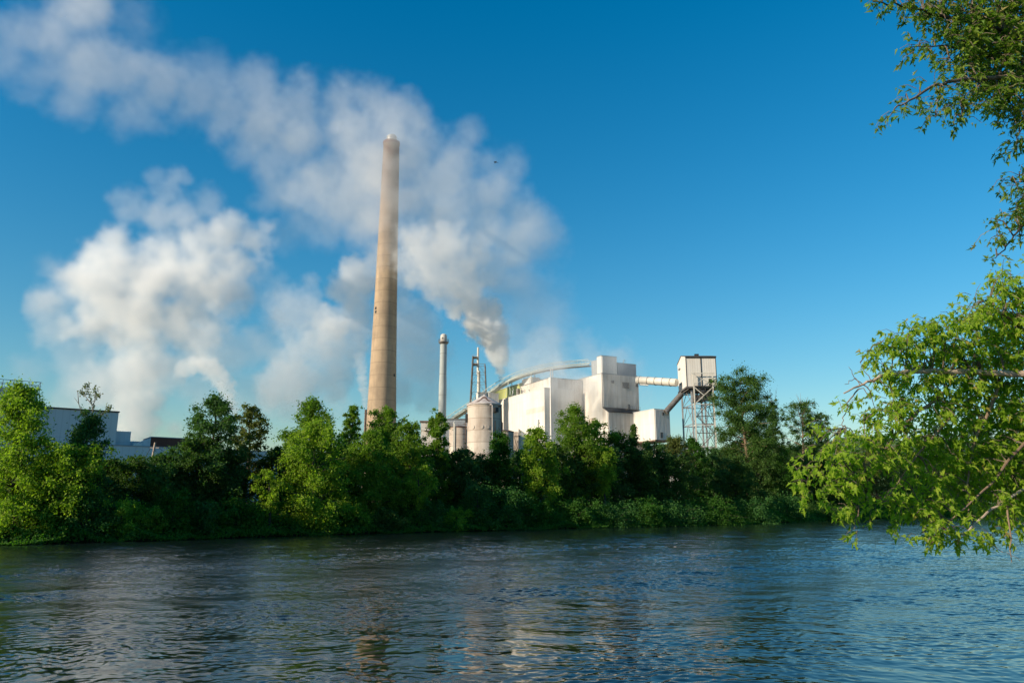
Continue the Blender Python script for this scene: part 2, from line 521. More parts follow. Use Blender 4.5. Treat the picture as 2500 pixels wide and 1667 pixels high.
# ------------------------------------------------------------------ the mill
ANG = R(27)
U = Vector((math.cos(ANG), math.sin(ANG), 0))       # along the walls in shade
Vv = Vector((-math.sin(ANG), math.cos(ANG), 0))     # along the sunlit walls, away from us
Zv = Vector((0, 0, 1))
GZ = 4.0
C0 = P(1469, 912, 300)
def uv(u, v, z):
    return Vector((C0.x, C0.y, 0)) + U * u + Vv * v + Zv * z
def toU(p): return (p - C0).dot(U)
def toV(p): return (p - C0).dot(Vv)

def window_on(parent, p00, p11, d, nrm, name='window', mat='glass', bars=1, frame=.18):
    """a window set on a wall: frame ring, pane and bars, from two opposite corners on the wall"""
    d = Vector(d).normalized(); nrm = Vector(nrm).normalized()
    wd = (p11 - p00).dot(d); ht = p11.z - p00.z
    if wd < 0: d = -d; wd = -wd
    if ht < 0: p00 = Vector((p00.x, p00.y, p11.z)); ht = -ht
    fr = MB()
    o = p00 - nrm * .05
    th = nrm * .34
    fr.box(o, d * frame, th, Zv * ht).box(o + d * (wd - frame), d * frame, th, Zv * ht)
    fr.box(o + d * frame, d * (wd - 2 * frame), th, Zv * frame).box(o + d * frame + Zv * (ht - frame), d * (wd - 2 * frame), th, Zv * frame)
    for k in range(bars):
        fr.box(o + d * (wd * (k + 1) / (bars + 1) - .04), d * .08, th * .9, Zv * ht)
    f = fr.build(name, M['louvre'], parent)
    MB().box(p00 - nrm * .04 + d * frame + Zv * frame, d * (wd - 2 * frame), nrm * .28, Zv * (ht - 2 * frame)).build('pane', M[mat], f)
    return f

def coping(mb, pts, w_=.25, h_=.3):
    for a, b in zip(pts, pts[1:] + pts[:1]):
        mb.bar(a, b, w_)

def ribbed(mb, o, d, nrm, ln, ht, pitch=.62, deep=.15):
    """corrugated sheet standing on a wall: real ribs, closed behind"""
    o = Vector(o); d = Vector(d).normalized(); nrm = Vector(nrm).normalized()
    n = max(2, int(ln / pitch)); st = ln / n
    base = [o + nrm * .012]
    for k in range(n):
        base += [o + d * (st * (k + .12)) + nrm * .03, o + d * (st * (k + .5)) + nrm * (.03 + deep), o + d * (st * (k + .62)) + nrm * (.03 + deep), o + d * (st * (k + .98)) + nrm * .03]
    base.append(o + d * ln + nrm * .012)
    m = len(base)
    vs = base + [p + Zv * ht for p in base]
    fs = [(i, i + 1, m + i + 1, m + i) for i in range(m - 1)] + [(0, m, 2 * m - 1, m - 1)]
    if d.cross(Zv).dot(nrm) < 0: fs = [f[::-1] for f in fs]
    return mb.add(vs, fs)

# ---- tall boiler house
def boiler_house():
    root = thing('boiler_house', 'tall white clad mill block with two rooftop houses and a dark lean-to ledge', 'factory', uv(0, 0, GZ), ANG)
    topz = C0.z
    uR = toU(on_plane(1558, 918, C0, U))
    vL = 11.8
    zo = P(1473, 995, 300).z
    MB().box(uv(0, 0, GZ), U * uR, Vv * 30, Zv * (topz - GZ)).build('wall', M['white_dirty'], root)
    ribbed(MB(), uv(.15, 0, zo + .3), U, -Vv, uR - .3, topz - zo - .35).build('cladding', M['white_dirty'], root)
    r = MB()
    r.box(uv(-.15, -.15, topz), U * (uR + .3), Vv * 30.3, Zv * .35)
    r.build('roof', M['grey'], root)
    # sunlit flank, a little cleaner, standing proud of the main wall
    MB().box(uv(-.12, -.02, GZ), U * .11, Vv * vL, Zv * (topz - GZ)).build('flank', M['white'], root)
    # lower annex with lean-to roof
    wl = 3.7
    z2 = P(1487, 1005, 297).z
    uA = 17.0
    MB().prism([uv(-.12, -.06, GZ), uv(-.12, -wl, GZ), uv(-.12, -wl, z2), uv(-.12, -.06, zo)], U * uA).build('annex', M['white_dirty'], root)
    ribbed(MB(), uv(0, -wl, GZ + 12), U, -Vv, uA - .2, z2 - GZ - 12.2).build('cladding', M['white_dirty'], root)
    MB().prism([uv(-.2, -.04, zo + .02), uv(-.2, -wl - .3, z2 - .12), uv(-.2, -wl - .3, z2 + .1), uv(-.2, -.04, zo + .25)], U * (uA + .2)).build('lean_to_roof', M['trim'], root)
    # front penthouse on the roof
    pz = P(1469, 868, 300).z
    u1 = toU(on_plane(1505, 875, C0, U))
    ph = MB().box(uv(.25, .25, topz + .35), U * u1, Vv * 3.4, Zv * (pz - topz - .35)).build('penthouse', M['white_clean'], root)
    ribbed(MB(), uv(.35, .25, topz + .4), U, -Vv, u1 - .2, pz - topz - .45).build('cladding', M['white_clean'], ph)
    MB().box(uv(.1, .1, pz), U * (u1 + .3), Vv * 3.7, Zv * .22).build('roof', M['grey'], ph)
    p2 = MB().box(uv(1.5, 3.66, topz + .35), U * (u1 - 2), Vv * 6, Zv * (pz - topz - .9)).build('penthouse', M['grey'], root)
    # second grey penthouse
    a = on_plane(1509, 890, C0, U); b = on_plane(1558, 893, C0, U)
    q0 = toU(a) + .8; q1 = toU(b)
    z3 = P(1520, 889, 308).z
    p3 = MB().box(uv(q0, 1.5, topz + .35), U * (q1 - q0), Vv * 8, Zv * (z3 - topz - .35)).build('penthouse', M['grey'], root)
    MB().box(uv(q0 - .1, 1.4, z3), U * (q1 - q0 + .2), Vv * 8.2, Zv * .2).build('roof', M['roof'], p3)
    MB().tube([uv(q0 + 4, 3, z3 + .2), uv(q0 + 4, 3, z3 + 1.6), uv(q0 + 4.6, 3, z3 + 1.9), uv(q0 + 5, 3, z3 + 1.4)], .15).build('vent_pipe', M['steel'], p3)
    # windows and louvres in the shaded wall
    nrm = -Vv
    for (x0, y0, x1, y1, mt, bars) in [(1519, 934.5, 1535, 947, 'louvre', 2), (1491, 929, 1498, 935, 'louvre', 0), (1552, 933, 1557.5, 944, 'louvre', 0)]:
        window_on(root, on_plane(x0, y1, C0, U), on_plane(x1, y0, C0, U), U, nrm, 'window', mt, bars)
    # service platform with a door above the ledge
    a = on_plane(1532, 999, C0, U); b = on_plane(1537, 987, C0, U)
    dr = MB().box(a - Vv * .3, U * (b - a).dot(U), Vv * .28, Zv * (b.z - a.z)).build('door', M['louvre'], root)
    rl = MB()
    a = on_plane(1524, 1000, C0, U); b = on_plane(1558, 1003, C0, U)
    ua, ub = toU(a), toU(b); zz = a.z + .2
    rl.box(uv(ua, -1.6, zz - .3), U * (ub - ua), Vv * 1.5, Zv * .18)
    for k in range(8):
        t = ua + (ub - ua) * k / 7
        rl.bar(uv(t, -1.55, zz - .1), uv(t, -1.55, zz + 1.25), .06)
    for h in (.65, 1.25): rl.bar(uv(ua, -1.55, zz + h), uv(ub, -1.55, zz + h), .06)
    rl.build('service_platform', M['steel_dark'], root)
    # louvre and grey panel low in the sunlit flank
    p = uv(-.12, 0, 0)
    a = on_plane(1438, 1040, p, Vv); b = on_plane(1454, 1019, p, Vv)
    MB().box(a - U * .06, Vv * (b - a).dot(Vv), U * .05, Zv * (b.z - a.z)).build('panel', M['silo'], root)
    return root
boiler_house()

# ---- small house on struts, in front of the tall block
def transfer_house():
    C1 = P(1597, 998.6, 290)
    zb = P(1602, 1073, 290).z
    root = thing('transfer_house', 'white boxy house raised on steel struts beside the tall block', 'factory building', Vector((C1.x, C1.y, GZ)), ANG)
    L = 14.6; Wd = 7.4
    o = Vector((C1.x, C1.y, zb))
    MB().box(o, U * Wd, Vv * L, Zv * (C1.z - zb)).build('wall', M['white'], root)
    ribbed(MB(), o + U * .12 + Zv * .1, U, -Vv, Wd - .24, C1.z - zb - .2).build('cladding', M['white'], root)
    MB().box(o + Zv * (C1.z - zb) - U * .12 - Vv * .12, U * (Wd + .24), Vv * (L + .24), Zv * .2).build('roof', M['white_clean'], root)
    fl = MB()
    fl.box(o - Zv * .55 - U * .2 - Vv * .2, U * (Wd + .4), Vv * (L + .4), Zv * .5)
    fl.build('floor_frame', M['steel_rust'], root)
    for (a, b) in [(.3, .3), (Wd - .3, .3), (.3, L - .3), (Wd - .3, L - .3), (.3, L / 2)]:
        MB().bar(Vector((C1.x, C1.y, GZ)) + U * a + Vv * b, o + U * a + Vv * b - Zv * .5, .4).build('leg', M['steel'], root)
    base = Vector((C1.x, C1.y, 0))
    br = MB()
    br.bar(base + U * .3 + Vv * .3 + Zv * (zb - .6), base + U * .3 + Vv * 6.3 + Zv * (zb - 9.5), .5)
    br.build('brace', M['tube'], root)
    br = MB()
    br.bar(base + U * .3 + Vv * .3 + Zv * (zb - 9), base + U * (Wd - .3) + Vv * .3 + Zv * (zb - .6), .3)
    br.build('brace', M['steel'], root)
    nrm = -Vv
    for (x0, y0, x1, y1, mt) in [(1616, 1006.5, 1620, 1014, 'glass'), (1611.5, 1055.5, 1617.5, 1068.5, 'louvre')]:
        a = on_plane(x0, y1, C1, U); b = on_plane(x1, y0, C1, U)
        window_on(root, a, b, U, nrm, 'window', mt, 0, .12)
transfer_house()

# ---- long sunlit building
A0 = P(1329, 947, 303)
def long_mill():
    root = thing('long_mill_building', 'long low white mill building with streaked sunlit wall and boxes along its roof', 'factory', Vector((A0.x, A0.y, GZ)), ANG)
    top = A0.z
    def a(u, v, z): return Vector((A0.x, A0.y, 0)) + U * u + Vv * v + Zv * z
    L = (on_plane(1196, 985, A0, Vv) - A0).dot(Vv)
    MB().box(a(0, 0, GZ), U * 14, Vv * L, Zv * (top - GZ)).build('wall', M['white'], root)
    MB().box(a(-.12, -.12, top), U * 14.2, Vv * (L + .24), Zv * .25).build('roof', M['white_clean'], root)
    # higher bay behind, and the pale stair bay in front of it
    zb = P(1361, 921, 304).z
    uE = toU(A0)
    n = -uE - .3                     # as far as the tall block
    MB().box(a(3.3, 1.1, GZ), U * (n - 3.3), Vv * 26, Zv * (zb - GZ)).build('high_bay', M['white_dirty'], root)
    u0 = (on_plane(1344, 930, A0 - Vv * .6, U) - A0).dot(U); u1 = (on_plane(1361, 930, A0 - Vv * .6, U) - A0).dot(U)
    MB().box(a(u0, -.6, GZ), U * (u1 - u0), Vv * 1.69, Zv * (zb - GZ)).build('stair_bay', M['white_clean'], root)
    MB().box(a(3.2, 1.0, zb), U * (n - 3.2), Vv * 26.2, Zv * .25).build('roof', M['roof'], root)
    # small sunlit dormer low on the wall
    p = a(-.02, 0, 0)
    q0 = on_plane(1317, 1044, p, Vv); q1 = on_plane(1311, 1025, p, Vv)
    MB().box(q0 - U * .7, Vv * abs((q1 - q0).dot(Vv)), U * .68, Zv * (q1.z - q0.z)).build('wall_hatch', M['white_clean'], root)
    # patched panels on the wall
    for (x0, y0, x1, y1) in [(1284, 990, 1328, 1012), (1240, 1003, 1250, 1035), (1331, 1002, 1336, 1030)]:
        q0 = on_plane(x0, y1, p, Vv); q1 = on_plane(x1, y0, p, Vv)
        if x0 == 1331: continue
        dv = (q1 - q0).dot(Vv)
        MB().box(q0 - U * .05, Vv * dv, U * .045, Zv * (q1.z - q0.z)).build('patch_panel', M['white_dirty'] if x0 == 1284 else M['white_clean'], root)
    # boxes on the roof
    for (x0, x1, y0, ub, hb, mt, dp) in [(1276, 1298, 923.5, 5, 0, 'white_clean', 4), (1314, 1337, 931, 4, 0, 'white_clean', 4)]:
        p5 = a(ub, 0, 0)
        q0 = on_plane(x0, y0, p5, Vv); q1 = on_plane(x1, y0, p5, Vv)
        v0 = (q1 - A0).dot(Vv); v1 = (q0 - A0).dot(Vv)
        zt = P(x0, y0, (q0.y + q1.y) / 2).z
        b = MB().box(a(ub, v0, top + .25), U * dp, Vv * (v1 - v0), Zv * (zt - top - .25)).build('roof_house', M[mt], root)
        e = MB()
        for vv in (v0, v1): e.bar(a(ub - .1, vv, top + .25), a(ub - .1, vv, zt), .22)
        e.bar(a(ub - .1, v0, zt), a(ub - .1, v1, zt), .22)
        e.build('edge_trim', M['tube'], b)
        MB().bar(a(ub - .3, v0 - .6, top + 1.0), a(ub - .3, v1 + .8, top + .9), .25).build('pipe', M['steel'], b)
    # vents and pipes on the roof edge
    for x, h in [(1252, 3.0), (1263, 2.2), (1272, 3.4), (1279, 1.6), (1292, 1.4), (1345, 4.5), (1350, 4.2)]:
        q_ = on_plane(x, 950, a(1.2 if x < 1330 else 6, 0, 0), Vv)
        v_ = (q_ - A0).dot(Vv); u_ = (q_ - A0).dot(U)
        zt = top if x < 1330 else zb
        if x >= 1330: v_ = max(v_, 2)
        MB().tube([a(u_, v_, zt + .1), a(u_, v_, zt + h), a(u_ + .1, v_ + .8, zt + h + .1)], .22).build('vent_pipe', M['steel'], root)
    MB().lathe(a(1.5, 26, 0), [(.9, top + .2), (.9, top + 3), (.6, top + 3.4)], 16).build('vent_drum', M['steel_dark'], root)
    return root
long_mill()

# ---- yellow-green hall behind
def green_hall():
    p = Vector((A0.x, A0.y, 0)) + U * 17.5
    a = on_plane(1306, 926, p, Vv); b = on_plane(1222, 958, p, Vv)
    root = thing('green_hall', 'yellow-green clad hall showing behind the long white wall under the curved conveyor', 'factory building', Vector((a.x, a.y, GZ)), ANG)
    L = (b - a).dot(Vv) + 10
    wl = MB().box(Vector((a.x, a.y, GZ)), U * 20, Vv * L, Zv * (a.z - GZ)).build('wall', M['green'], root)
    MB().box(Vector((a.x, a.y, a.z)) - U * .3 - Vv * .3, U * 20.6, Vv * (L + .6), Zv * .3).build('roof', M['greensteel'], root)
green_hall()

# ---- curved conveyor gallery (open truss)
def truss_gallery(name, label, cat, pts, wid, hgt, mat, step, tube=.13, posts=()):
    """pts: 3D polyline of lower chord centre"""
    pts = [Vector(p) for p in pts]
    L = [0]
    for a, b in zip(pts, pts[1:]): L.append(L[-1] + (b - a).length)
    n = max(2, int(L[-1] / step))
    out = []
    for k in range(n + 1):
        s = L[-1] * k / n
        i = max(j for j in range(len(L) - 1) if L[j] <= s + 1e-6)
        t = (s - L[i]) / (L[i + 1] - L[i])
        out.append(pts[i].lerp(pts[i + 1], t))
    sm = out[:]
    for _ in range(2):
        sm = [sm[0]] + [(sm[i - 1] + sm[i] * 2 + sm[i + 1]) / 4 for i in range(1, len(sm) - 1)] + [sm[-1]]
    d = (pts[-1] - pts[0]); d.z = 0; d.normalize(); nn = Vector((-d.y, d.x, 0))
    root = thing(name, label, cat, (pts[0].x, pts[0].y, pts[0].z))
    lows = {s: [p + nn * (s * wid / 2) for p in sm] for s in (-1, 1)}
    ups = {s: [p + nn * (s * wid / 2) + Zv * hgt for p in sm] for s in (-1, 1)}
    for s in (-1, 1):
        MB().tube(lows[s], tube * 1.5, 6).build('chord', M[mat], root)
        MB().tube(ups[s], tube * 1.5, 6).build('chord', M[mat], root)
        web = MB()
        for i in range(n + 1):
            web.bar(lows[s][i], ups[s][i], tube)
            if i < n: web.bar(lows[s][i], ups[s][i + 1], tube * .8)
        web.build('web', M[mat], root)
    deck = MB(); ho = MB()
    for i in range(n):
        deck.add([lows[-1][i] + Zv * .15, lows[1][i] + Zv * .15, lows[1][i + 1] + Zv * .15, lows[-1][i + 1] + Zv * .15,
                  lows[-1][i], lows[1][i], lows[1][i + 1], lows[-1][i + 1]],
                 [(0, 1, 2, 3), (7, 6, 5, 4), (0, 3, 7, 4), (1, 5, 6, 2)])
        deck.bar(ups[-1][i], ups[1][i], tube)
    deck.build('deck', M[mat], root)
    cv = MB().tube([p + Zv * hgt * .42 for p in sm], wid * .09, 6)
    cv.build('belt_cover', M[mat], root)
    for (x, zg) in posts:
        i = min(range(n + 1), key=lambda k: abs(proj_x(sm[k]) - x))
        ps = MB()
        for s in (-1, 1):
            ps.bar(lows[s][i], Vector((lows[s][i].x, lows[s][i].y, zg)) + d * 1.5, .22)
            ps.bar(lows[s][i], Vector((lows[s][i].x, lows[s][i].y, zg)) - d * 1.5, .22)
        ps.build('support', M[mat], root)
    return root
def proj_x(p):
    return 1250 + F * p.x / dep(p)
cv_pts = [P(1075, 1048, 346), P(1107, 1024, 344), P(1150, 996, 341), P(1186, 968, 337), P(1210, 952, 334), P(1235, 937, 331), P(1262, 924, 328), P(1300, 912, 324), P(1345, 902, 320), P(1390, 897, 316), P(1440, 893, 312)]
truss_gallery('curved_conveyor', 'pale green curved truss conveyor bridge arching over the white mill roof', 'conveyor', cv_pts, 3.4, 2.5, 'greensteel', 2.4, .085,
              posts=[(1243, A0.z + .3), (1300, A0.z + .3)])

# small white transfer box at the conveyor foot
def foot_house():
    a = P(1172, 973, 326); b = P(1192, 958.5, 326)
    root = thing('conveyor_foot_house', 'small white box house at the foot of the curved conveyor above the silo roof', 'factory building', (a.x, a.y, GZ), ANG)
    MB().box(Vector((a.x, a.y, GZ)), U * 9, Vv * 4, Zv * (b.z - GZ)).build('wall', M['white'], root)
    MB().box(Vector((a.x, a.y, b.z)) - U * .2 - Vv * .2, U * 9.4, Vv * 4.4, Zv * .25).build('roof', M['white_clean'], root)
    MB().tube([Vector((a.x, a.y, b.z - 3)) + U * 4 - Vv * .6, Vector((a.x, a.y, b.z + .3)) + U * 4 - Vv * .6], .4).build('vent_pipe', M['tube'], root)
foot_house()

# ---- enclosed tube conveyor to the tower
def tube_conveyor():
    a = P(1556, 927.5, 304); b = P(1652, 934, 292)
    root = thing('tube_conveyor', 'cream ribbed tube conveyor between the tall block and the tower house', 'conveyor', a)
    d = b - a
    MB().tube([a, a.lerp(b, .5), b], 1.55, 24).build('casing', M['tube'], root)
    for k in (.08, .29, .48, .67, .86):
        c = a + d * k
        MB().tube([c - d * .004, c + d * .004], 1.68, 24).build('rib', M['steel_dark'], root)
    n = d.normalized()
    MB().box(a + n * 1 - Zv * 2.05 - Vector((.0, .6, 0)), d * .22, (0, 1.2, 0), (0, 0, .45)).build('cable_tray', M['steel'], root)
tube_conveyor()

# ---- tower with house on top
def tower():
    A = P(1677, 942.7, 285); B = P(1751, 942, 285)
    x0, x1 = A.x, B.x
    y0, y1 = 285., 299.5
    zf = A.z
    ze = P(1671, 870.5, 285).z
    ridge = P(1656, 870, 292).z
    root = thing('conveyor_tower', 'white gabled house high on a steel lattice tower with zigzag stairs', 'tower', (x0, y0, GZ))
    ym = (y0 + y1) / 2
    zl = ze - .0
    gable = [Vector((x0, y0, zf)), Vector((x0, y1, zf)), Vector((x0, y1, zl - .6)), Vector((x0, ym, ridge)), Vector((x0, y0, zl))]
    MB().prism(gable, (x1 - x0, 0, 0)).build('wall', M['white'], root)
    rf = MB()
    for (ya, za, yb, zb) in [(y0 - .35, zl - .05, ym, ridge + .12), (ym, ridge + .12, y1 + .35, zl - .7)]:
        rf.prism([(x0 - .2, ya, za), (x0 - .2, yb, zb), (x0 - .2, yb, zb + .22), (x0 - .2, ya, za + .22)], (x1 - x0 + .4, 0, 0))
    rf.build('roof', M['roof'], root)
    tr = MB()
    tr.box((x0 - .18, y0 - .42, zl - .42), (x1 - x0 + .36, 0, 0), (0, .38, 0), (0, 0, .5))
    tr.build('eave_trim', M['trim'], root)
    t2 = MB()
    t2.box((x0 - .06, y0 - .08, zf), (.28, 0, 0), (0, .07, 0), (0, 0, zl - zf - .4))
    t2.box((x1 - .2, y0 - .08, zf), (.26, 0, 0), (0, .07, 0), (0, 0, zl - zf - .4))
    xm = x0 + (x1 - x0) * .485
    t2.box((xm, y0 - .2, zf), (.3, 0, 0), (0, .19, 0), (0, 0, zl - zf - .4))
    t2.build('corner_trim', M['trim'], root)
    MB().box((xm - .3, ym - .4, ridge + .2), (1.6, 0, 0), (0, .9, 0), (0, 0, .8)).build('ridge_vent', M['trim'], root)
    # side windows
    pl = Vector((x0, y0, 0))
    for (xa, ya, xb, yb) in [(1657.4, 904.5, 1661.2, 898), (1660, 941, 1664, 934)]:
        a = on_plane(xa, ya, pl, Vector((0, 1, 0))); b = on_plane(xb, yb, pl, Vector((0, 1, 0)))
        window_on(root, a, b, (0, 1, 0), (-1, 0, 0), 'window', 'glass', 0, .22)
    # door onto the platform
    a = P(1731, 942.5, 285); b = P(1739.5, 925, 285)
    MB().box((a.x, y0 - .1, zf + .1), (b.x - a.x, 0, 0), (0, .08, 0), (0, 0, b.z - zf)).build('door', M['trim'], root)
    # floor beams
    fb = MB()
    fb.box((x0 - .25, y0 - .25, zf - .7), (x1 - x0 + .5, 0, 0), (0, y1 - y0 + .5, 0), (0, 0, .65))
    fb.build('floor_frame', M['steel_dark'], root)
    fx = MB()
    for k in range(6):
        xx = x0 + .4 + (x1 - x0 - .8) * k / 5
        fx.box((xx, y0 + .1, zf - 1.3), (.25, 0, 0), (0, y1 - y0 - .2, 0), (0, 0, .58))
    fx.build('floor_beam', M['steel_dark'], root)
    # four legs in front and back, and inner columns
    xl = P(1690, 1000, 286.5).x; xr = P(1742, 1000, 286.5).x
    xbl = x0 + .9
    legs = [(xbl, 298.2), (xl, 286.2), (xr, 286.2), (x1 - 1.6, 298.2)]
    for (lx, ly) in legs + [((xl + xr) / 2 + 1, 292), (xbl + 3.4, 292)]:
        MB().box((lx - .28, ly - .28, GZ - .5), (.56, 0, 0), (0, .56, 0), (0, 0, zf - 1.3 - GZ + .5)).build('leg', M['steel'], root)
    levels = [GZ + 3, GZ + 10, zf - 23, zf - 14.2, zf - 6.8, zf - 1.5]
    faces = [(legs[0], legs[1]), (legs[1], legs[2]), (legs[2], legs[3]), (legs[3], legs[0])]
    for i, z in enumerate(levels):
        h = MB()
        for (a, b) in faces: h.bar((a[0], a[1], z), (b[0], b[1], z), .3)
        h.bar((legs[0][0], legs[0][1], z), (legs[2][0], legs[2][1], z), .2)
        h.build('ring_beam', M['steel'], root)
    for (z0, z1) in zip(levels, levels[1:]):
        for j, (a, b) in enumerate(faces):
            g = MB()
            m_ = Vector(((a[0] + b[0]) / 2, (a[1] + b[1]) / 2, z1))
            g.bar((a[0], a[1], z0), m_, .2).bar((b[0], b[1], z0), m_, .2)
            g.build('brace', M['steel'] if j % 2 == 0 else M['steel_dark'], root)
    # stair and landings zigzag on the right half
    sy = 284.3
    xs0, xs1 = xl + 1.2, xr - .4
    zs = [GZ + 1 + 6.3 * k for k in range(int((zf - GZ) / 6.3) + 1)] + [zf]
    for k, z in enumerate(zs):
        lp = MB()
        lp.box((xs0 - .4, sy - .3, z - .12), (xs1 - xs0 + .8, 0, 0), (0, 1.6, 0), (0, 0, .14))
        for h in (.55, 1.1): lp.bar((xs0 - .4, sy - .28, z + h), (xs1 + .4, sy - .28, z + h), .05)
        for q_ in range(7):
            xx = xs0 - .4 + (xs1 - xs0 + .8) * q_ / 6
            lp.bar((xx, sy - .28, z), (xx, sy - .28, z + 1.1), .05)
        lp.build('landing', M['steel_dark'], root)
        if k + 1 < len(zs):
            a, b = ((xs0, z), (xs1, zs[k + 1])) if k % 2 else ((xs1, z), (xs0, zs[k + 1]))
            st = MB()
            for yy in (sy + .25, sy + 1.15):
                st.bar((a[0], yy, a[1]), (b[0], yy, b[1]), .18)
                st.bar((a[0], yy, a[1] + 1), (b[0], yy, b[1] + 1), .05)
            for t in range(1, 20):
                f = t / 20
                st.box((a[0] + (b[0] - a[0]) * f - .12, sy + .27, a[1] + (b[1] - a[1]) * f), (.25, 0, 0), (0, .86, 0), (0, 0, .04))
            st.build('stair_flight', M['steel_rust'] if k % 2 else M['steel_dark'], root)
    # tall front frame that climbs past the house floor
    xa = P(1697, 1000, 283.6).x; xb = P(1744, 1000, 283.6).x
    zt = P(1694, 911, 283.6).z
    fr = MB()
    for xx in (xa, xb): fr.box((xx - .2, 283.4, GZ - .5), (.4, 0, 0), (0, .4, 0), (0, 0, zt - GZ + .5))
    fr.bar((xa - .8, 283.6, zt), (xb + .8, 283.6, zt), .36)
    fr.bar((xa, 283.6, zf + .3), (xb, 283.6, zt - .2), .16).bar((xb, 283.6, zf + .3), (xa, 283.6, zt - .2), .16)
    fr.bar((xa, 283.6, zf - 7), (xb, 283.6, zf - .5), .34).bar((xa, 283.6, zf - .5), ((xa + xb) / 2, 283.6, zf - 3.6), .3)
    for z in (zf - 7, zf - 15, zf - 23, zf - 30): fr.bar((xa, 283.6, z), (xl, 286.2, z), .26).bar((xa, 283.6, z), (xb, 283.6, z), .22)
    fr.build('front_frame', M['tube'], root)
    # equipment under the floor
    eq = MB()
    eq.box((xl + 1.0, 288, zf - 5.4), (4.5, 0, 0), (0, 4, 0), (0, 0, 2.4)).box((xl + 6, 289, zf - 4.6), (2.5, 0, 0), (0, 4, 0), (0, 0, 3.0))
    for k in range(5): eq.tube([(xl + .8 + k * .9, 287.6, zf - 1.4), (xl + .8 + k * .9, 287.6, zf - 5)], .16, 6)
    eq.build('machinery', M['steel_dark'], root)
tower()

def chute():
    a = P(1664, 962, 294); b = P(1625, 1006, 291.5)
    root = thing('inclined_chute', 'dark corrugated chute sloping from the tower house to the raised white house', 'conveyor', b)
    n = 26
    pts = [a.lerp(b, k / n) for k in range(n + 1)]
    MB().tube(pts, [1.05 + .12 * (k % 2) for k in range(n + 1)], 16).build('casing', M['steel_dark'], root)
    MB().tube([p + Zv * 1.25 for p in pts[::6]], .12, 6).build('cable', M['steel'], root)
chute()

# low white shed and blue conveyor behind the trees
def low_shed():
    a = P(1602, 1086, 300); b = P(1700, 1100, 300)
    root = thing('low_shed', 'low white shed half hidden by trees below the raised white house', 'shed', (a.x, a.y, GZ))
    MB().box((a.x, 300, GZ), (b.x - a.x, 0, 0), (0, 10, 0), (0, 0, a.z - GZ)).build('wall', M['white'], root)
    MB().box((a.x - .2, 299.8, a.z), (b.x - a.x + .4, 0, 0), (0, 10.4, 0), (0, 0, .25)).build('roof', M['grey'], root)
low_shed()

# ---- great concrete chimney
CH = P(935, 1000, 270)
def chimney():
    cx, cy = P(943, 700, 335).x, 335.
    k_ = 335 / 270
    root = thing('concrete_chimney', 'very tall tapering tan concrete chimney rising into the steam', 'chimney', (cx, cy, GZ))
    def zat(y): return P(945, y, 335).z
    zt = zat(349)
    rows = [(a, b * k_) for a, b in [(GZ - .5, 6.05), (zat(1000), 5.17), (zat(900), 4.75), (zat(768), 4.25), (zat(600), 3.75), (zat(450), 3.35), (zt, 3.05)]]
    zz = np.linspace(GZ - .5, zt, 40)
    rr = np.interp(zz, [a for a, b in rows], [b for a, b in rows])
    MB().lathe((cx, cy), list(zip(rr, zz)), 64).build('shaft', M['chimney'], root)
    MB().lathe((cx, cy), [(2.3, zt), (2.4, zt + 1.9), (2.4, zt + 3.1), (1.9, zt + 3.7)], 40).build('liner', M['steel'], root)
    cr = MB().lathe((cx, cy), [(3.9, zt - 1.2), (4.02, zt - 1.0), (4.02, zt + .15), (3.85, zt + .2)], 48)
    cr.build('crown_ring', mottled('chimney_crown_red', (.16, .07, .06), (.1, .05, .045), .5, .8), root)
    rl = MB()
    for k in range(16):
        a = 2 * math.pi * k / 16
        rl.bar((cx + 3.9 * math.cos(a), cy + 3.9 * math.sin(a), zt), (cx + 3.9 * math.cos(a), cy + 3.9 * math.sin(a), zt + 1.2), .07)
    ring = [(cx + 3.9 * math.cos(2 * math.pi * k / 24), cy + 3.9 * math.sin(2 * math.pi * k / 24), zt + 1.2) for k in range(25)]
    rl.tube(ring, .05, 5)
    rl.build('railing', M['steel_dark'], root)
    # two small black openings and a hatch mark
    for (x, y, hw) in [(917.3, 752.5, .38), (917.3, 761.5, .38), (961, 915, .3)]:
        c = P(x, y, 331)
        a = math.atan2(c.y - cy, c.x - cx)
        z = c.z
        r_ = float(np.interp(z, [q[0] for q in rows], [q[1] for q in rows]))
        k = max(-1, min(1, (c.x - cx) / r_))
        a = -math.acos(k)
        n = Vector((math.cos(a), math.sin(a), 0)); t = Vector((-n.y, n.x, 0))
        MB().box(Vector((cx, cy, z - .45)) + n * (r_ - .25) - t * hw * 1.2, t * 2.4 * hw, n * .45, (0, 0, 1.1)).build('vent_opening', M['trim'], root)
chimney()

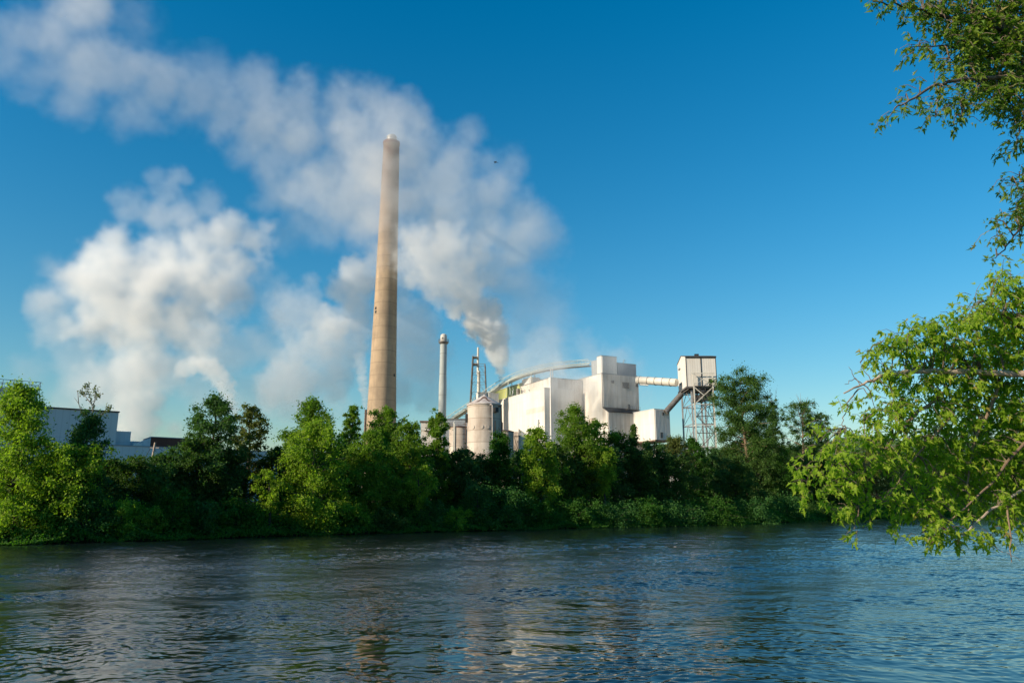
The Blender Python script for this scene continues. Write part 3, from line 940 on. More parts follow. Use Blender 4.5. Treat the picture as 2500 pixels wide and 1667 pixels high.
def pale_stack():
    c = P(1081, 940, 318)
    root = thing('pale_stack', 'slender pale grey steel stack with a ringed platform near its domed top', 'chimney', (c.x, c.y, GZ))
    s = pxm(c)
    def z(y): return P(1081, y, 318).z
    MB().lathe(c, [(9.6 * s, GZ), (9.5 * s, z(1000)), (9.4 * s, z(940)), (8.5 * s, z(915)), (8.4 * s, z(838))], 40).build('shaft', M['stack'], root)
    MB().lathe(c, [(8.2 * s, z(834)), (8.2 * s, z(822)), (7.4 * s, z(818)), (4 * s, z(815.5))], 32).build('cap', M['white_dirty'], root)
    pf = MB().lathe(c, [(8.3 * s, z(841)), (11.5 * s, z(837.5)), (12.4 * s, z(836.5)), (12.4 * s, z(834.8)), (8.3 * s, z(834.5))], 32)
    pf.build('platform', M['steel_dark'], root)
    rl = MB()
    for k in range(20):
        a = 2 * math.pi * k / 20; q_ = Vector((c.x + 12.3 * s * math.cos(a), c.y + 12.3 * s * math.sin(a), 0))
        rl.bar(q_ + Zv * z(835), q_ + Zv * z(828.5), .06)
    for yy in (828.5, 831.5):
        rl.tube([(c.x + 12.3 * s * math.cos(2 * math.pi * k / 24), c.y + 12.3 * s * math.sin(2 * math.pi * k / 24), z(yy)) for k in range(25)], .05, 5)
    rl.build('railing', M['steel_dark'], root)
    MB().lathe(c + Vector((-2.6 * s, -7.9 * s, 0)), [(1.6 * s, z(828.5)), (1.6 * s, z(825.2))], 12).build('port', M['steel_dark'], root)
pale_stack()

def lattice_stack():
    c = P(1168.5, 950, 340)
    s = pxm(c)
    root = thing('lattice_stack', 'thin steel flue inside an open lattice tower beside the white steam jet', 'chimney', (c.x, c.y, GZ))
    def z(y): return P(1168, y, 340).z
    MB().lathe(c, [(4.6 * s, GZ), (4.2 * s, z(965)), (3.6 * s, z(905))], 20).build('flue', M['tube'], root)
    MB().lathe(c + Vector((-2.2 * s, 0, 0)), [(2.9 * s, z(915)), (2.7 * s, z(875)), (2.4 * s, z(848))], 20).build('flue', M['tube'], root)
    def corner(k, y):
        hw = np.interp(y, [870, 985, 1230], [14.5, 19.5, 30]) * s
        sx = (-1, 1, 1, -1)[k]; sy = (-1, -1, 1, 1)[k]
        return Vector((c.x + sx * hw, c.y + sy * hw, z(y)))
    levels = [872, 891, 912, 936, 960, 985, 1030, 1080, 1150, 1225]
    for k in range(4):
        ys = levels if k in (0, 3) else levels[1:]
        MB().tube([corner(k, y) for y in ys], .26, 6, smooth=False).build('leg', M['steel_dark'], root)
    for i in range(len(levels) - 1):
        b = MB()
        for k in range(4):
            k2 = (k + 1) % 4
            if i == 0 and (k in (1, 2) or k2 in (1, 2)): continue
            p1, p2, q1, q2 = corner(k, levels[i]), corner(k2, levels[i]), corner(k, levels[i + 1]), corner(k2, levels[i + 1])
            b.bar(p1, p2, .18)
            m_ = (p1 + p2) / 2
            b.bar(q1, m_, .13).bar(q2, m_, .13)
        if b.v: b.build('brace', M['steel_dark'], root)
    for y in (873.5, 890):
        p = MB()
        a = corner(0, y)
        p.box((a.x - .3, c.y - 2.6, z(y)), (13.5 * s, 0, 0), (0, 5.2, 0), (0, 0, .25))
        for t in np.linspace(0, 13.5 * s, 5): p.bar((a.x - .3 + t, c.y - 2.6, z(y)), (a.x - .3 + t, c.y - 2.6, z(y) + 1.1), .06)
        p.bar((a.x - .3, c.y - 2.6, z(y) + 1.1), (a.x - .3 + 13.5 * s, c.y - 2.6, z(y) + 1.1), .06)
        p.build('platform', M['steel'], root)
lattice_stack()

def small_vent_stack():
    c = P(893, 1005, 300); s = pxm(c)
    root = thing('steam_vent_stack', 'small dark vent stack puffing steam just left of the chimney foot', 'chimney', (c.x, c.y, GZ))
    z = lambda y: P(893, y, 300).z
    MB().lathe(c, [(2.6 * s, GZ), (2.6 * s, z(1003)), (2.9 * s, z(1002)), (2.9 * s, z(1000))], 16).build('shaft', M['steel_rust'], root)
    MB().lathe(c, [(4.2 * s, z(1009)), (4.2 * s, z(1008))], 16).build('collar', M['steel_dark'], root)
small_vent_stack()

# ---- silo in front
SC = P(1182, 1046, 200); 
def silo():
    c = SC; s = pxm(c)
    root = thing('concrete_silo', 'round stained concrete silo with cone roof and a row of disc plates', 'silo', (c.x, c.y, GZ))
    z = lambda y: P(1182, y, 200).z
    r = 41.3 * s
    MB().lathe(c, [(r, GZ - .3), (r, z(1046)), (r, z(989.5))], 72).build('shell', M['silo'], root)
    cone = [(r * 1.05, z(991.5)), (r * 1.055, z(988.5)), (r * .55, z(976)), (r * .07, z(965.2)), (r * .03, z(963))]
    MB().lathe(c, cone, 64).build('roof', M['silo_roof'], root)
    # rusty patch: two curved arms on the front of the cone
    rp = MB()
    for sgn in (-1, 1):
        ring = []
        for t in np.linspace(0, 1, 8):
            an = -math.pi / 2 + sgn * (.05 + .42 * t)
            rr = r * (.30 + .66 * t)
            zz = float(np.interp(rr / r, [.07, .55, 1.03], [z(965.2), z(976), z(988.5)])) + .05
            wdt = r * (.12 + .05 * math.sin(t * 9))
            n = Vector((math.cos(an), math.sin(an), 0)); tt = Vector((-n.y, n.x, 0))
            ring.append((Vector((c.x, c.y, zz)) + n * rr - tt * wdt * .6, Vector((c.x, c.y, zz)) + n * rr + tt * wdt * .6))
        for (a, b), (a2, b2) in zip(ring, ring[1:]):
            rp.add([a, b, b2, a2, a - Zv * .06, b - Zv * .06, b2 - Zv * .06, a2 - Zv * .06], [(0, 1, 2, 3), (7, 6, 5, 4), (0, 4, 5, 1), (1, 5, 6, 2), (2, 6, 7, 3), (3, 7, 4, 0)])
    rp.build('rust_patch', M['steel_rust'], root)
    MB().lathe(c, [(r * 1.01, z(1007)), (r * 1.012, z(1006.6))], 64)
    # disc plates
    for x in (1142.5, 1156.5, 1177, 1191, 1219.5):
        k = (x - 1182) / 41.3
        an = -math.acos(max(-1, min(1, k)))
        n = Vector((math.cos(an), math.sin(an), 0))
        p = Vector((c.x, c.y, z(1045.5))) + n * r
        MB().tube([p - n * .1, p + n * .12], 4.8 * s, 24).build('disc_plate', M['silo'], root)
    # standpipes
    def onr(x, y, off=.35):
        k = (x - 1182) / 41.3; an = -math.acos(max(-.995, min(.995, k)))
        n = Vector((math.cos(an), math.sin(an), 0))
        return Vector((c.x, c.y, z(y))) + n * (r + off)
    MB().tube([onr(1196.5, 993, .1), onr(1199, 992.2, .5), onr(1200.5, 994, .55), onr(1201.5, 1130, .55)], .15, 10).build('standpipe', M['silo_roof'], root)
    MB().tube([onr(1216.5, 994.5, .1), onr(1218, 994, .5), onr(1219.3, 996, .55), onr(1221.5, 1130, .55)], .16, 10).build('standpipe', M['steel_rust'], root)
    MB().tube([onr(1209, 1030, .2), onr(1209, 1120, .2)], .1, 8).build('conduit', M['trim'], root)
    br = MB()
    for y in (1021.5, 1056.5):
        br.bar(onr(1193.5, y, .2), onr(1201, y, .5), .08)
    br.build('pipe_bracket', M['tube'], root)
    # dark junction box
    p = onr(1209.5, 1004, .0); n = (p - Vector((c.x, c.y, p.z))).normalized(); t = Vector((-n.y, n.x, 0))
    MB().box(p - t * .62 - Zv * .62 - n * .2, t * 1.1, n * 1.0, Zv * 1.2).build('junction_box', M['trim'], root)
    # caged ladder on the left
    ld = MB()
    a, b = onr(1141.5, 1000, .5), onr(1141.5, 1130, .5)
    d = Vector((0, 1, 0))
    for q_ in (-.28, .28): ld.bar(a + d * q_, b + d * q_, .09)
    zz = b.z
    while zz < a.z:
        ld.bar(Vector((a.x, a.y - .28, zz)), Vector((a.x, a.y + .28, zz)), .05); zz += .35
    zz = b.z + 1
    while zz < a.z:
        ring = [Vector((a.x - .35 + .42 * math.cos(t_), a.y + .42 * math.sin(t_), zz)) for t_ in np.linspace(.6, 5.7, 9)]
        ld.tube(ring, .035, 4); zz += 1.3
    ld.build('ladder', M['steel_rust'], root)
    MB().box(onr(1141.5, 1022, .05) - Vector((.5, .6, 0)) - Zv * 1.0, (.5, 0, 0), (0, 1.1, 0), (0, 0, 2.2)).build('ladder_box', M['trim'], root)
silo()

def small_tank(name, label, x, ytop, rpx, Y, mat, rail=True, ybot=None):
    c = P(x, ytop, Y); s = pxm(c); r = rpx * s
    root = thing(name, label, 'tank', (c.x, c.y, GZ))
    MB().lathe(c, [(r, GZ - .2), (r, c.z)], 40).build('shell', M[mat], root)
    MB().lathe(c, [(r * 1.03, c.z - .25), (r * 1.03, c.z), (r * .6, c.z + .35), (.2, c.z + .6)], 40).build('roof', M['steel_rust'], root)
    if rail:
        rl = MB()
        for k in range(18):
            a = 2 * math.pi * k / 18
            q_ = Vector((c.x + r * math.cos(a), c.y + r * math.sin(a), c.z))
            rl.bar(q_, q_ + Zv * 1.2, .05)
        for h in (.6, 1.2):
            rl.tube([(c.x + r * math.cos(2 * math.pi * k / 24), c.y + r * math.sin(2 * math.pi * k / 24), c.z + h) for k in range(25)], .04, 5)
        rl.build('railing', M['steel_rust'], root)
    return root, c, r
rt, c, r = small_tank('storage_tank', 'squat stained tank with roof railing just left of the concrete silo', 1122, 1043.5, 25, 212, 'silo')
MB().tube([c + Vector((-.4 * r, -.92 * r, 1.4)), c + Vector((-.5 * r, -.95 * r, 1.2)), c + Vector((-.5 * r, -.95 * r, -11))], .13, 8).build('standpipe', M['tube'], rt)
MB().tube([c + Vector((-.38 * r, -1.0 * r, .9)), c + Vector((-.38 * r, -1.0 * r, -11))], .14, 8).build('standpipe', M['tube'], rt)
rt, c, r = small_tank('storage_tank', 'squat stained tank tucked in at the right foot of the concrete silo', 1232, 1053.5, 22, 214, 'silo', False)
fr = MB()
p = c + Vector((-.25 * r, -.9 * r, 0))
fr.tube([p - Zv * 9, p + Zv * 2.3, p + Zv * 2.6 - Vector((.4, 0, 0)), p + Zv * 2.6 - Vector((1.3, 0, 0))], .18, 8)
fr.bar(p - Vector((1.3, 0, -2.4)), p - Vector((0, 0, -.5)), .08).bar(p - Vector((1.3, 0, 0)), p - Vector((1.3, 0, -2.6)), .1)
fr.build('pipe_frame', M['trim'], rt)

def pump_house():
    a = P(1252, 1050, 222); 
    root = thing('pump_house', 'low beige building with a sloped roof between the silo and the long mill wall', 'shed', (a.x, a.y, GZ), ANG)
    o = Vector((a.x, a.y, GZ))
    p1 = P(1266, 1046, 216)
    n = Vector((0, 0, p1.z - GZ))
    wl = [P(1266, 1046, 216), P(1282, 1062, 216)]
    bx = Vector((p1.x, 216, GZ))
    prof = [bx, bx + Vector((9.5, 2, 0)), bx + Vector((9.5, 2, n.z - 6.2)), bx + Vector((3.2, .7, n.z - 2.2)), bx + n]
    MB().prism(prof, (0, 12, 0)).build('wall', M['white_dirty'], root)
    b2 = P(1230, 1050, 219)
    MB().box(Vector((b2.x, 219, GZ)), (p1.x - b2.x - .1, 0, 0), (0, 8, 0), (0, 0, p1.z - GZ - .6)).build('side_wall', M['silo'], root)
    pf = MB()
    q_ = P(1255, 1066, 215)
    pf.box(q_ - Vector((0, .8, 0)), (1.7, 0, 0), (0, .9, 0), (0, 0, .15))
    for k in range(5): pf.bar(q_ + Vector((k * .42, -.75, .1)), q_ + Vector((k * .42, -.75, 1.1)), .05)
    pf.bar(q_ + Vector((0, -.75, 1.1)), q_ + Vector((1.7, -.75, 1.1)), .06)
    pf.bar(q_ + Vector((0, -.3, 0)), q_ + Vector((2.8, -.3, -9)), .14)
    pf.build('stair_platform', M['steel_rust'], root)
pump_house()

def control_house():
    a = P(1028, 1030, 222); b = P(1108, 1026, 228)
    root = thing('control_house', 'small beige building with a balcony behind the trees at the foot of the pale stack', 'factory building', (a.x, a.y, GZ))
    MB().box((a.x, a.y, GZ), (6.5, 0, 0), (0, 9, 0), (0, 0, a.z - GZ)).build('wall', M['white_dirty'], root)
    MB().box((a.x - .4, a.y - .4, a.z), (7.3, 0, 0), (0, 9.8, 0), (0, 0, .35)).build('roof', M['steel_rust'], root)
    c2 = P(1074, 1024, 236)
    MB().box((c2.x, 236, GZ), (10.5, 0, 0), (0, 9, 0), (0, 0, c2.z - GZ)).build('rear_wall', M['grey'], root)
    rr = MB()
    rr.box((c2.x - .2, 235.8, c2.z), (10.9, 0, 0), (0, 9.4, 0), (0, 0, .25))
    for k in range(9): rr.bar((c2.x + k * 1.3, 235.9, c2.z), (c2.x + k * 1.3, 235.9, c2.z + 1.1), .05)
    rr.bar((c2.x, 235.9, c2.z + 1.1), (c2.x + 10.5, 235.9, c2.z + 1.1), .06)
    rr.build('rear_roof', M['steel_dark'], root)
    bl = MB()
    q_ = P(1032, 1050, 220.8)
    bl.box(q_, (2.8, 0, 0), (0, 1.1, 0), (0, 0, .15))
    for k in range(6): bl.bar(q_ + Vector((k * .55, .05, 0)), q_ + Vector((k * .55, .05, 1.2)), .06)
    bl.bar(q_ + Vector((0, .05, 1.2)), q_ + Vector((2.8, .05, 1.2)), .06)
    bl.build('balcony', M['tube'], root)
    d0 = P(1045, 1049, 222); 
    MB().box((d0.x, a.y - .06, d0.z), (1.3, 0, 0), (0, .05, 0), (0, 0, 2.0)).build('door', M['trim'], root)
control_house()

# ---- blue-grey mill on the left
def left_mill():
    B0 = P(290, 1007, 150)
    LA = R(36)
    U = Vector((math.cos(LA), math.sin(LA), 0)); Vv = Vector((-math.sin(LA), math.cos(LA), 0))
    root = thing('shaded_mill', 'blue-grey corrugated mill building in shade behind the trees by the left edge', 'factory', (B0.x, B0.y, GZ), LA)
    top = B0.z
    def a(u, v, z): return Vector((B0.x, B0.y, 0)) + U * u + Vv * v + Zv * z
    MB().box(a(-40, 0, GZ), U * 40, Vv * 25, Zv * (top - GZ)).build('wall', M['bluegrey'], root)
    MB().box(a(-40.2, -.15, top), U * 40.35, Vv * 25.3, Zv * .25).build('roof', M['trim'], root)
    # second block behind right
    q_ = on_plane(320, 1053.5, a(0, 6, 0), U); u1 = (q_ - B0).dot(U)
    MB().box(a(.02, 6, GZ), U * u1, Vv * 14, Zv * (q_.z - GZ)).build('rear_block', M['bluegrey'], root)
    # long lower wall
    q0 = on_plane(300, 1088, a(0, -1.2, 0), U)
    lowz = q0.z
    MB().box(a(-3, -1.2, GZ), U * 38, Vv * 1.18, Zv * (lowz - GZ)).build('low_wall', M['bluegrey'], root)
    MB().box(a(-3, -1.3, lowz), U * 38, Vv * 8, Zv * .15).build('low_roof', M['grey'], root)
    # brown-red fascia volume with a lit sloping roof
    q1 = on_plane(369, 1067, a(0, 3, 0), U); q2 = on_plane(480, 1071, a(0, 3, 0), U)
    ua, ub = (q1 - B0).dot(U), (q2 - B0).dot(U)
    MB().box(a(ua, 3, lowz + .2), U * (ub - ua + 3), Vv * 8, Zv * (q1.z - lowz - .2)).build('fascia', M['brown'], root)
    MB().box(a(ua - .05, 2.9, q1.z), U * (ub - ua + 3.1), Vv * 8.2, Zv * .15).build('fascia_roof', M['grey'], root)
    q3 = on_plane(318, 1086.5, a(0, 3, 0), U); uc = (q3 - B0).dot(U)
    MB().prism([a(uc, 3.05, lowz + .2), a(ua - .02, 3.05, lowz + .2), a(ua - .02, 3.05, q1.z - .1)], Vv * 7).build('sloped_roof', M['bluegrey'], root)
    MB().box(a(u1 + .1, 12, GZ), U * (ub - u1 - 2), Vv * 6, Zv * (q1.z - GZ - .3)).build('rear_wall', M['bluegrey'], root)
    MB().box(a(uc + .3, 1.4, lowz + .16), U * 1.6, Vv * .8, Zv * .7).build('roof_hatch', M['white_clean'], root)
    # rooftop house with an open railing frame
    e0 = on_plane(92, 952, a(0, 6, 0), U); ue = (e0 - B0).dot(U)
    rh = MB().box(a(ue - 9, 6, top + .3), U * 9, Vv * 5, Zv * (e0.z - top - .3)).build('roof_house', M['bluegrey'], root)
    e1 = on_plane(94, 933, a(0, 5.6, 0), U)
    fr = MB()
    zt, zb = e1.z, e0.z
    for k in range(4):
        uu = ue + .3 - 9.2 * k / 3
        fr.bar(a(uu, 5.6, zb - 1.2), a(uu, 5.6, zt), .09).bar(a(uu, 10, zb), a(uu, 10, zt), .09)
    for z in (zt, zb + (zt - zb) * .45):
        fr.bar(a(ue + .5, 5.6, z), a(ue - 9.2, 5.6, z), .1).bar(a(ue + .3, 5.6, z), a(ue + .3, 10, z), .08).bar(a(ue - 9, 10, z), a(ue + .3, 10, z), .08)
    fr.bar(a(ue, 5.6, zb), a(ue - 4.6, 5.6, zt), .06)
    fr.build('railing', M['steel_dark'], rh)
left_mill()

def utility_pole():
    b = P(371, 1122, 118); t = P(379, 1080, 118)
    d = (t - b); g = b - d * ((b.z - 3.2) / d.z)
    root = thing('utility_pole', 'leaning pale wooden utility pole before the blue-grey wall', 'utility pole', g)
    MB().tube([g, t], [.2, .15], 10).build('pole', M['pale_log'], root)
    cr = MB()
    cr.bar(t - Zv * .8 - Vector((.7, 0, 0)), t - Zv * .8 + Vector((.7, 0, 0)), .12)
    cr.build('crossarm', M['pale_log'], root)
    def sag(p, q_, s, n=14): return [p.lerp(q_, k / n) - Zv * (s * 4 * (k / n) * (1 - k / n)) for k in range(n + 1)]
    w1 = MB().tube(sag(t - Zv * .8 - Vector((.6, 0, 0)), P(318, 1150, 112), .6), .035, 4).build('power_line', M['wire'])
    tag(w1, 'thin cable running from the leaning pole down to the left', 'cable', 'cables at the leaning pole')
    w2 = MB().tube(sag(t - Zv * .8 + Vector((.6, 0, 0)), P(470, 1088, 128), 1.2), .035, 4).build('power_line', M['wire'])
    tag(w2, 'thin cable sagging from the leaning pole away to the right', 'cable', 'cables at the leaning pole')
utility_pole()

# ------------------------------------------------------------------ vegetation
def rand_unit(r, n):
    v = r.standard_normal((n, 3)); return v / np.linalg.norm(v, axis=1, keepdims=True)

def leaf_cards(cen, size, r, up=.5, droop=None):
    """kite shaped leaves: N x 4 vertices; normals lean upwards, tips hang outwards"""
    n = len(cen)
    nr = rand_unit(r, n) + np.array([0, 0, up]); nr /= np.linalg.norm(nr, axis=1, keepdims=True)
    a = rand_unit(r, n) if droop is None else droop + .7 * rand_unit(r, n)
    a -= nr * (a * nr).sum(1, keepdims=True); a /= np.maximum(np.linalg.norm(a, axis=1, keepdims=True), 1e-6)
    b = np.cross(nr, a)
    s = size * r.uniform(.6, 1.25, (n, 1))
    V = np.stack([cen - a * s * .55, cen + b * s * .34 + nr * s * .08 - a * s * .05, cen + a * s * .6, cen - b * s * .34 + nr * s * .08 - a * s * .05], 1)
    return V.reshape(-1, 3)

PROF = {
    'round': lambda t: np.sqrt(np.clip(1 - np.abs(2 * np.clip(t, 0, 1) ** .95 - 1) ** 2.8, 0, 1)),
    'ovate': lambda t: np.sin(np.pi * np.clip(t, 0, 1) ** .7) ** .6,
    'spire': lambda t: np.clip(1.02 - t, 0, 1) ** .75 * np.clip(t * 6 + .3, 0, 1),
    'column': lambda t: np.clip(1.05 - t, 0, 1) ** .35 * np.clip(t * 5 + .4, 0, 1),
    'vase': lambda t: np.clip(t * 1.3 + .2, 0, 1) * np.clip((1.03 - t) * 3.2, 0, 1) ** .6,
}

def grow(name, label, cat, x, ytop, wpx, Y, style, mat, n, seed, base=.06, lean=0., leafs=.27, bark='bark_dark', group=None,
         clump=.2, limbs=52, droop=.25, flat=.8, up=.15, gap=0.0, dead=0, ybase=None, trunk_r=None):
    r = np.random.default_rng(seed)
    n = int(n * 2.4)
    tip = P(x, ytop, Y)
    gz = float(ground_z(np.array([tip.x]), np.array([Y]))[0]) - .15
    if ybase is not None: gz = max(gz, P(x, ybase, Y).z)
    hgt = tip.z - gz
    Rm = wpx / 2 * pxm(tip)
    root = thing(name, label, cat, (tip.x - lean * hgt, Y, gz), 0, group)
    b0 = np.array([tip.x - lean * hgt, Y, gz])
    def axis(t):
        t = np.asarray(t)
        wob = .018 * hgt * np.sin(t * 5 + seed) * t * (1 - t) * 4
        return b0 + np.stack([lean * hgt * t + wob, wob * .7, hgt * t], -1)
    tr = trunk_r or (.016 * hgt + .05)
    mb = MB()
    ts = np.linspace(0, .96, 9)
    mb.tube([tuple(q) for q in axis(ts)], list(tr * (1 - ts) ** .8 + .02), 8)
    prof = PROF[style]
    cs, cr = [], []
    ga = r.uniform(0, 6.28)
    for i in range(limbs):
        t = base + (1 - base) * (i + r.uniform(.1, .9)) / limbs
        t = min(t, .985)
        u = (t - base) / (1 - base)
        ga += 2.4 + r.normal(0, .35)
        ln = Rm * float(prof(np.array(u))) * r.uniform(.68, 1.12)
        if r.random() < gap: ln *= .4
        rise = r.uniform(.15, .55) * (1 - .5 * u)
        start = axis(max(0, t - rise * ln / hgt * .9))
        end = axis(t) + np.array([math.cos(ga) * ln, math.sin(ga) * ln, (-.12 + .55 * u * u) * ln])
        mid = (start + end) / 2 + np.array([0, 0, .12 * ln])
        if ln > .5:
            rb = tr * .35 * (1 - u * .7) + .015
            mb.tube([tuple(start), tuple(mid), tuple(end)], [rb, rb * .6, .015], 5)
        k = max(2, int(ln / (clump * Rm) * .75) + 1)
        for j in range(k):
            f = .28 + .72 * (j + r.uniform(.2, 1)) / k
            f = min(f, 1)
            c = start * (1 - f) ** 2 + 2 * mid * f * (1 - f) + end * f * f
            c = c + r.normal(0, .07 * Rm, 3)
            cs.append(c); cr.append(Rm * clump * r.uniform(.75, 1.5) * (1.15 - .35 * f))
    # leader
    for t in np.linspace(.86, .985, 4):
        cs.append(axis(t) + r.normal(0, .03 * Rm, 3)); cr.append(Rm * clump * (.5 + (1 - t) * 3))
    cs = np.array(cs); cr = np.maximum(np.array(cr), .28)
    wgt = cr ** 2; wgt /= wgt.sum()
    pick = r.choice(len(cs), n, p=wgt)
    d = rand_unit(r, n)
    rad = np.minimum(np.abs(r.normal(0, .62, n)), 1.7)
    off = d * (rad * cr[pick])[:, None] * np.array([1, 1, flat])
    off[:, 2] -= droop * cr[pick] * (np.hypot(off[:, 0], off[:, 1]) / cr[pick]) ** 2
    cen = cs[pick] + off
    # a few loose leaves stray out of the clumps
    k = n // 12
    cen[:k] += r.normal(0, .35, (k, 3)) * (cr[pick[:k]] * .6)[:, None]
    cen[:, 2] = np.maximum(cen[:, 2], gz - .3)
    dr = off / np.maximum(np.linalg.norm(off, axis=1, keepdims=True), 1e-6) + np.array([0, 0, -.5])
    V = leaf_cards(cen, leafs, r, up, dr)
    fast_mesh('crown' if cat == 'tree' else 'foliage', V, np.arange(len(V)), 4, M[mat], root)
    for k in range(dead):
        t = r.uniform(.72, .95)
        a = axis(t); an = r.uniform(0, 6.28); L = r.uniform(.14, .26) * hgt
        pts = [a]
        for q_ in range(4):
            pts.append(pts[-1] + np.array([math.cos(an) * .3 + r.normal(0, .1), math.sin(an) * .2, 1.0]) * L / 4)
        mb.tube([tuple(p) for p in pts], [.09, .07, .05, .035, .015], 5)
        for q_ in (2, 3):
            e = pts[q_] + np.array([r.normal(0, .4), r.normal(0, .3), .8]) * L * .28
            mb.tube([tuple(pts[q_]), tuple(e)], [.04, .012], 4)
    mb.build('trunk' if cat == 'tree' else 'stem', M[bark], root)
    return root

def bank_y(px, add):
    """distance along the sight line of column px to a point `add` metres behind the waterline"""
    ys = np.linspace(30, 420, 1500)
    X = (px - 1250) / F * (ys * cp - H * sp)
    d = shore_dist(X, ys)
    i = int(np.argmax(d > add))
    return float(ys[i])

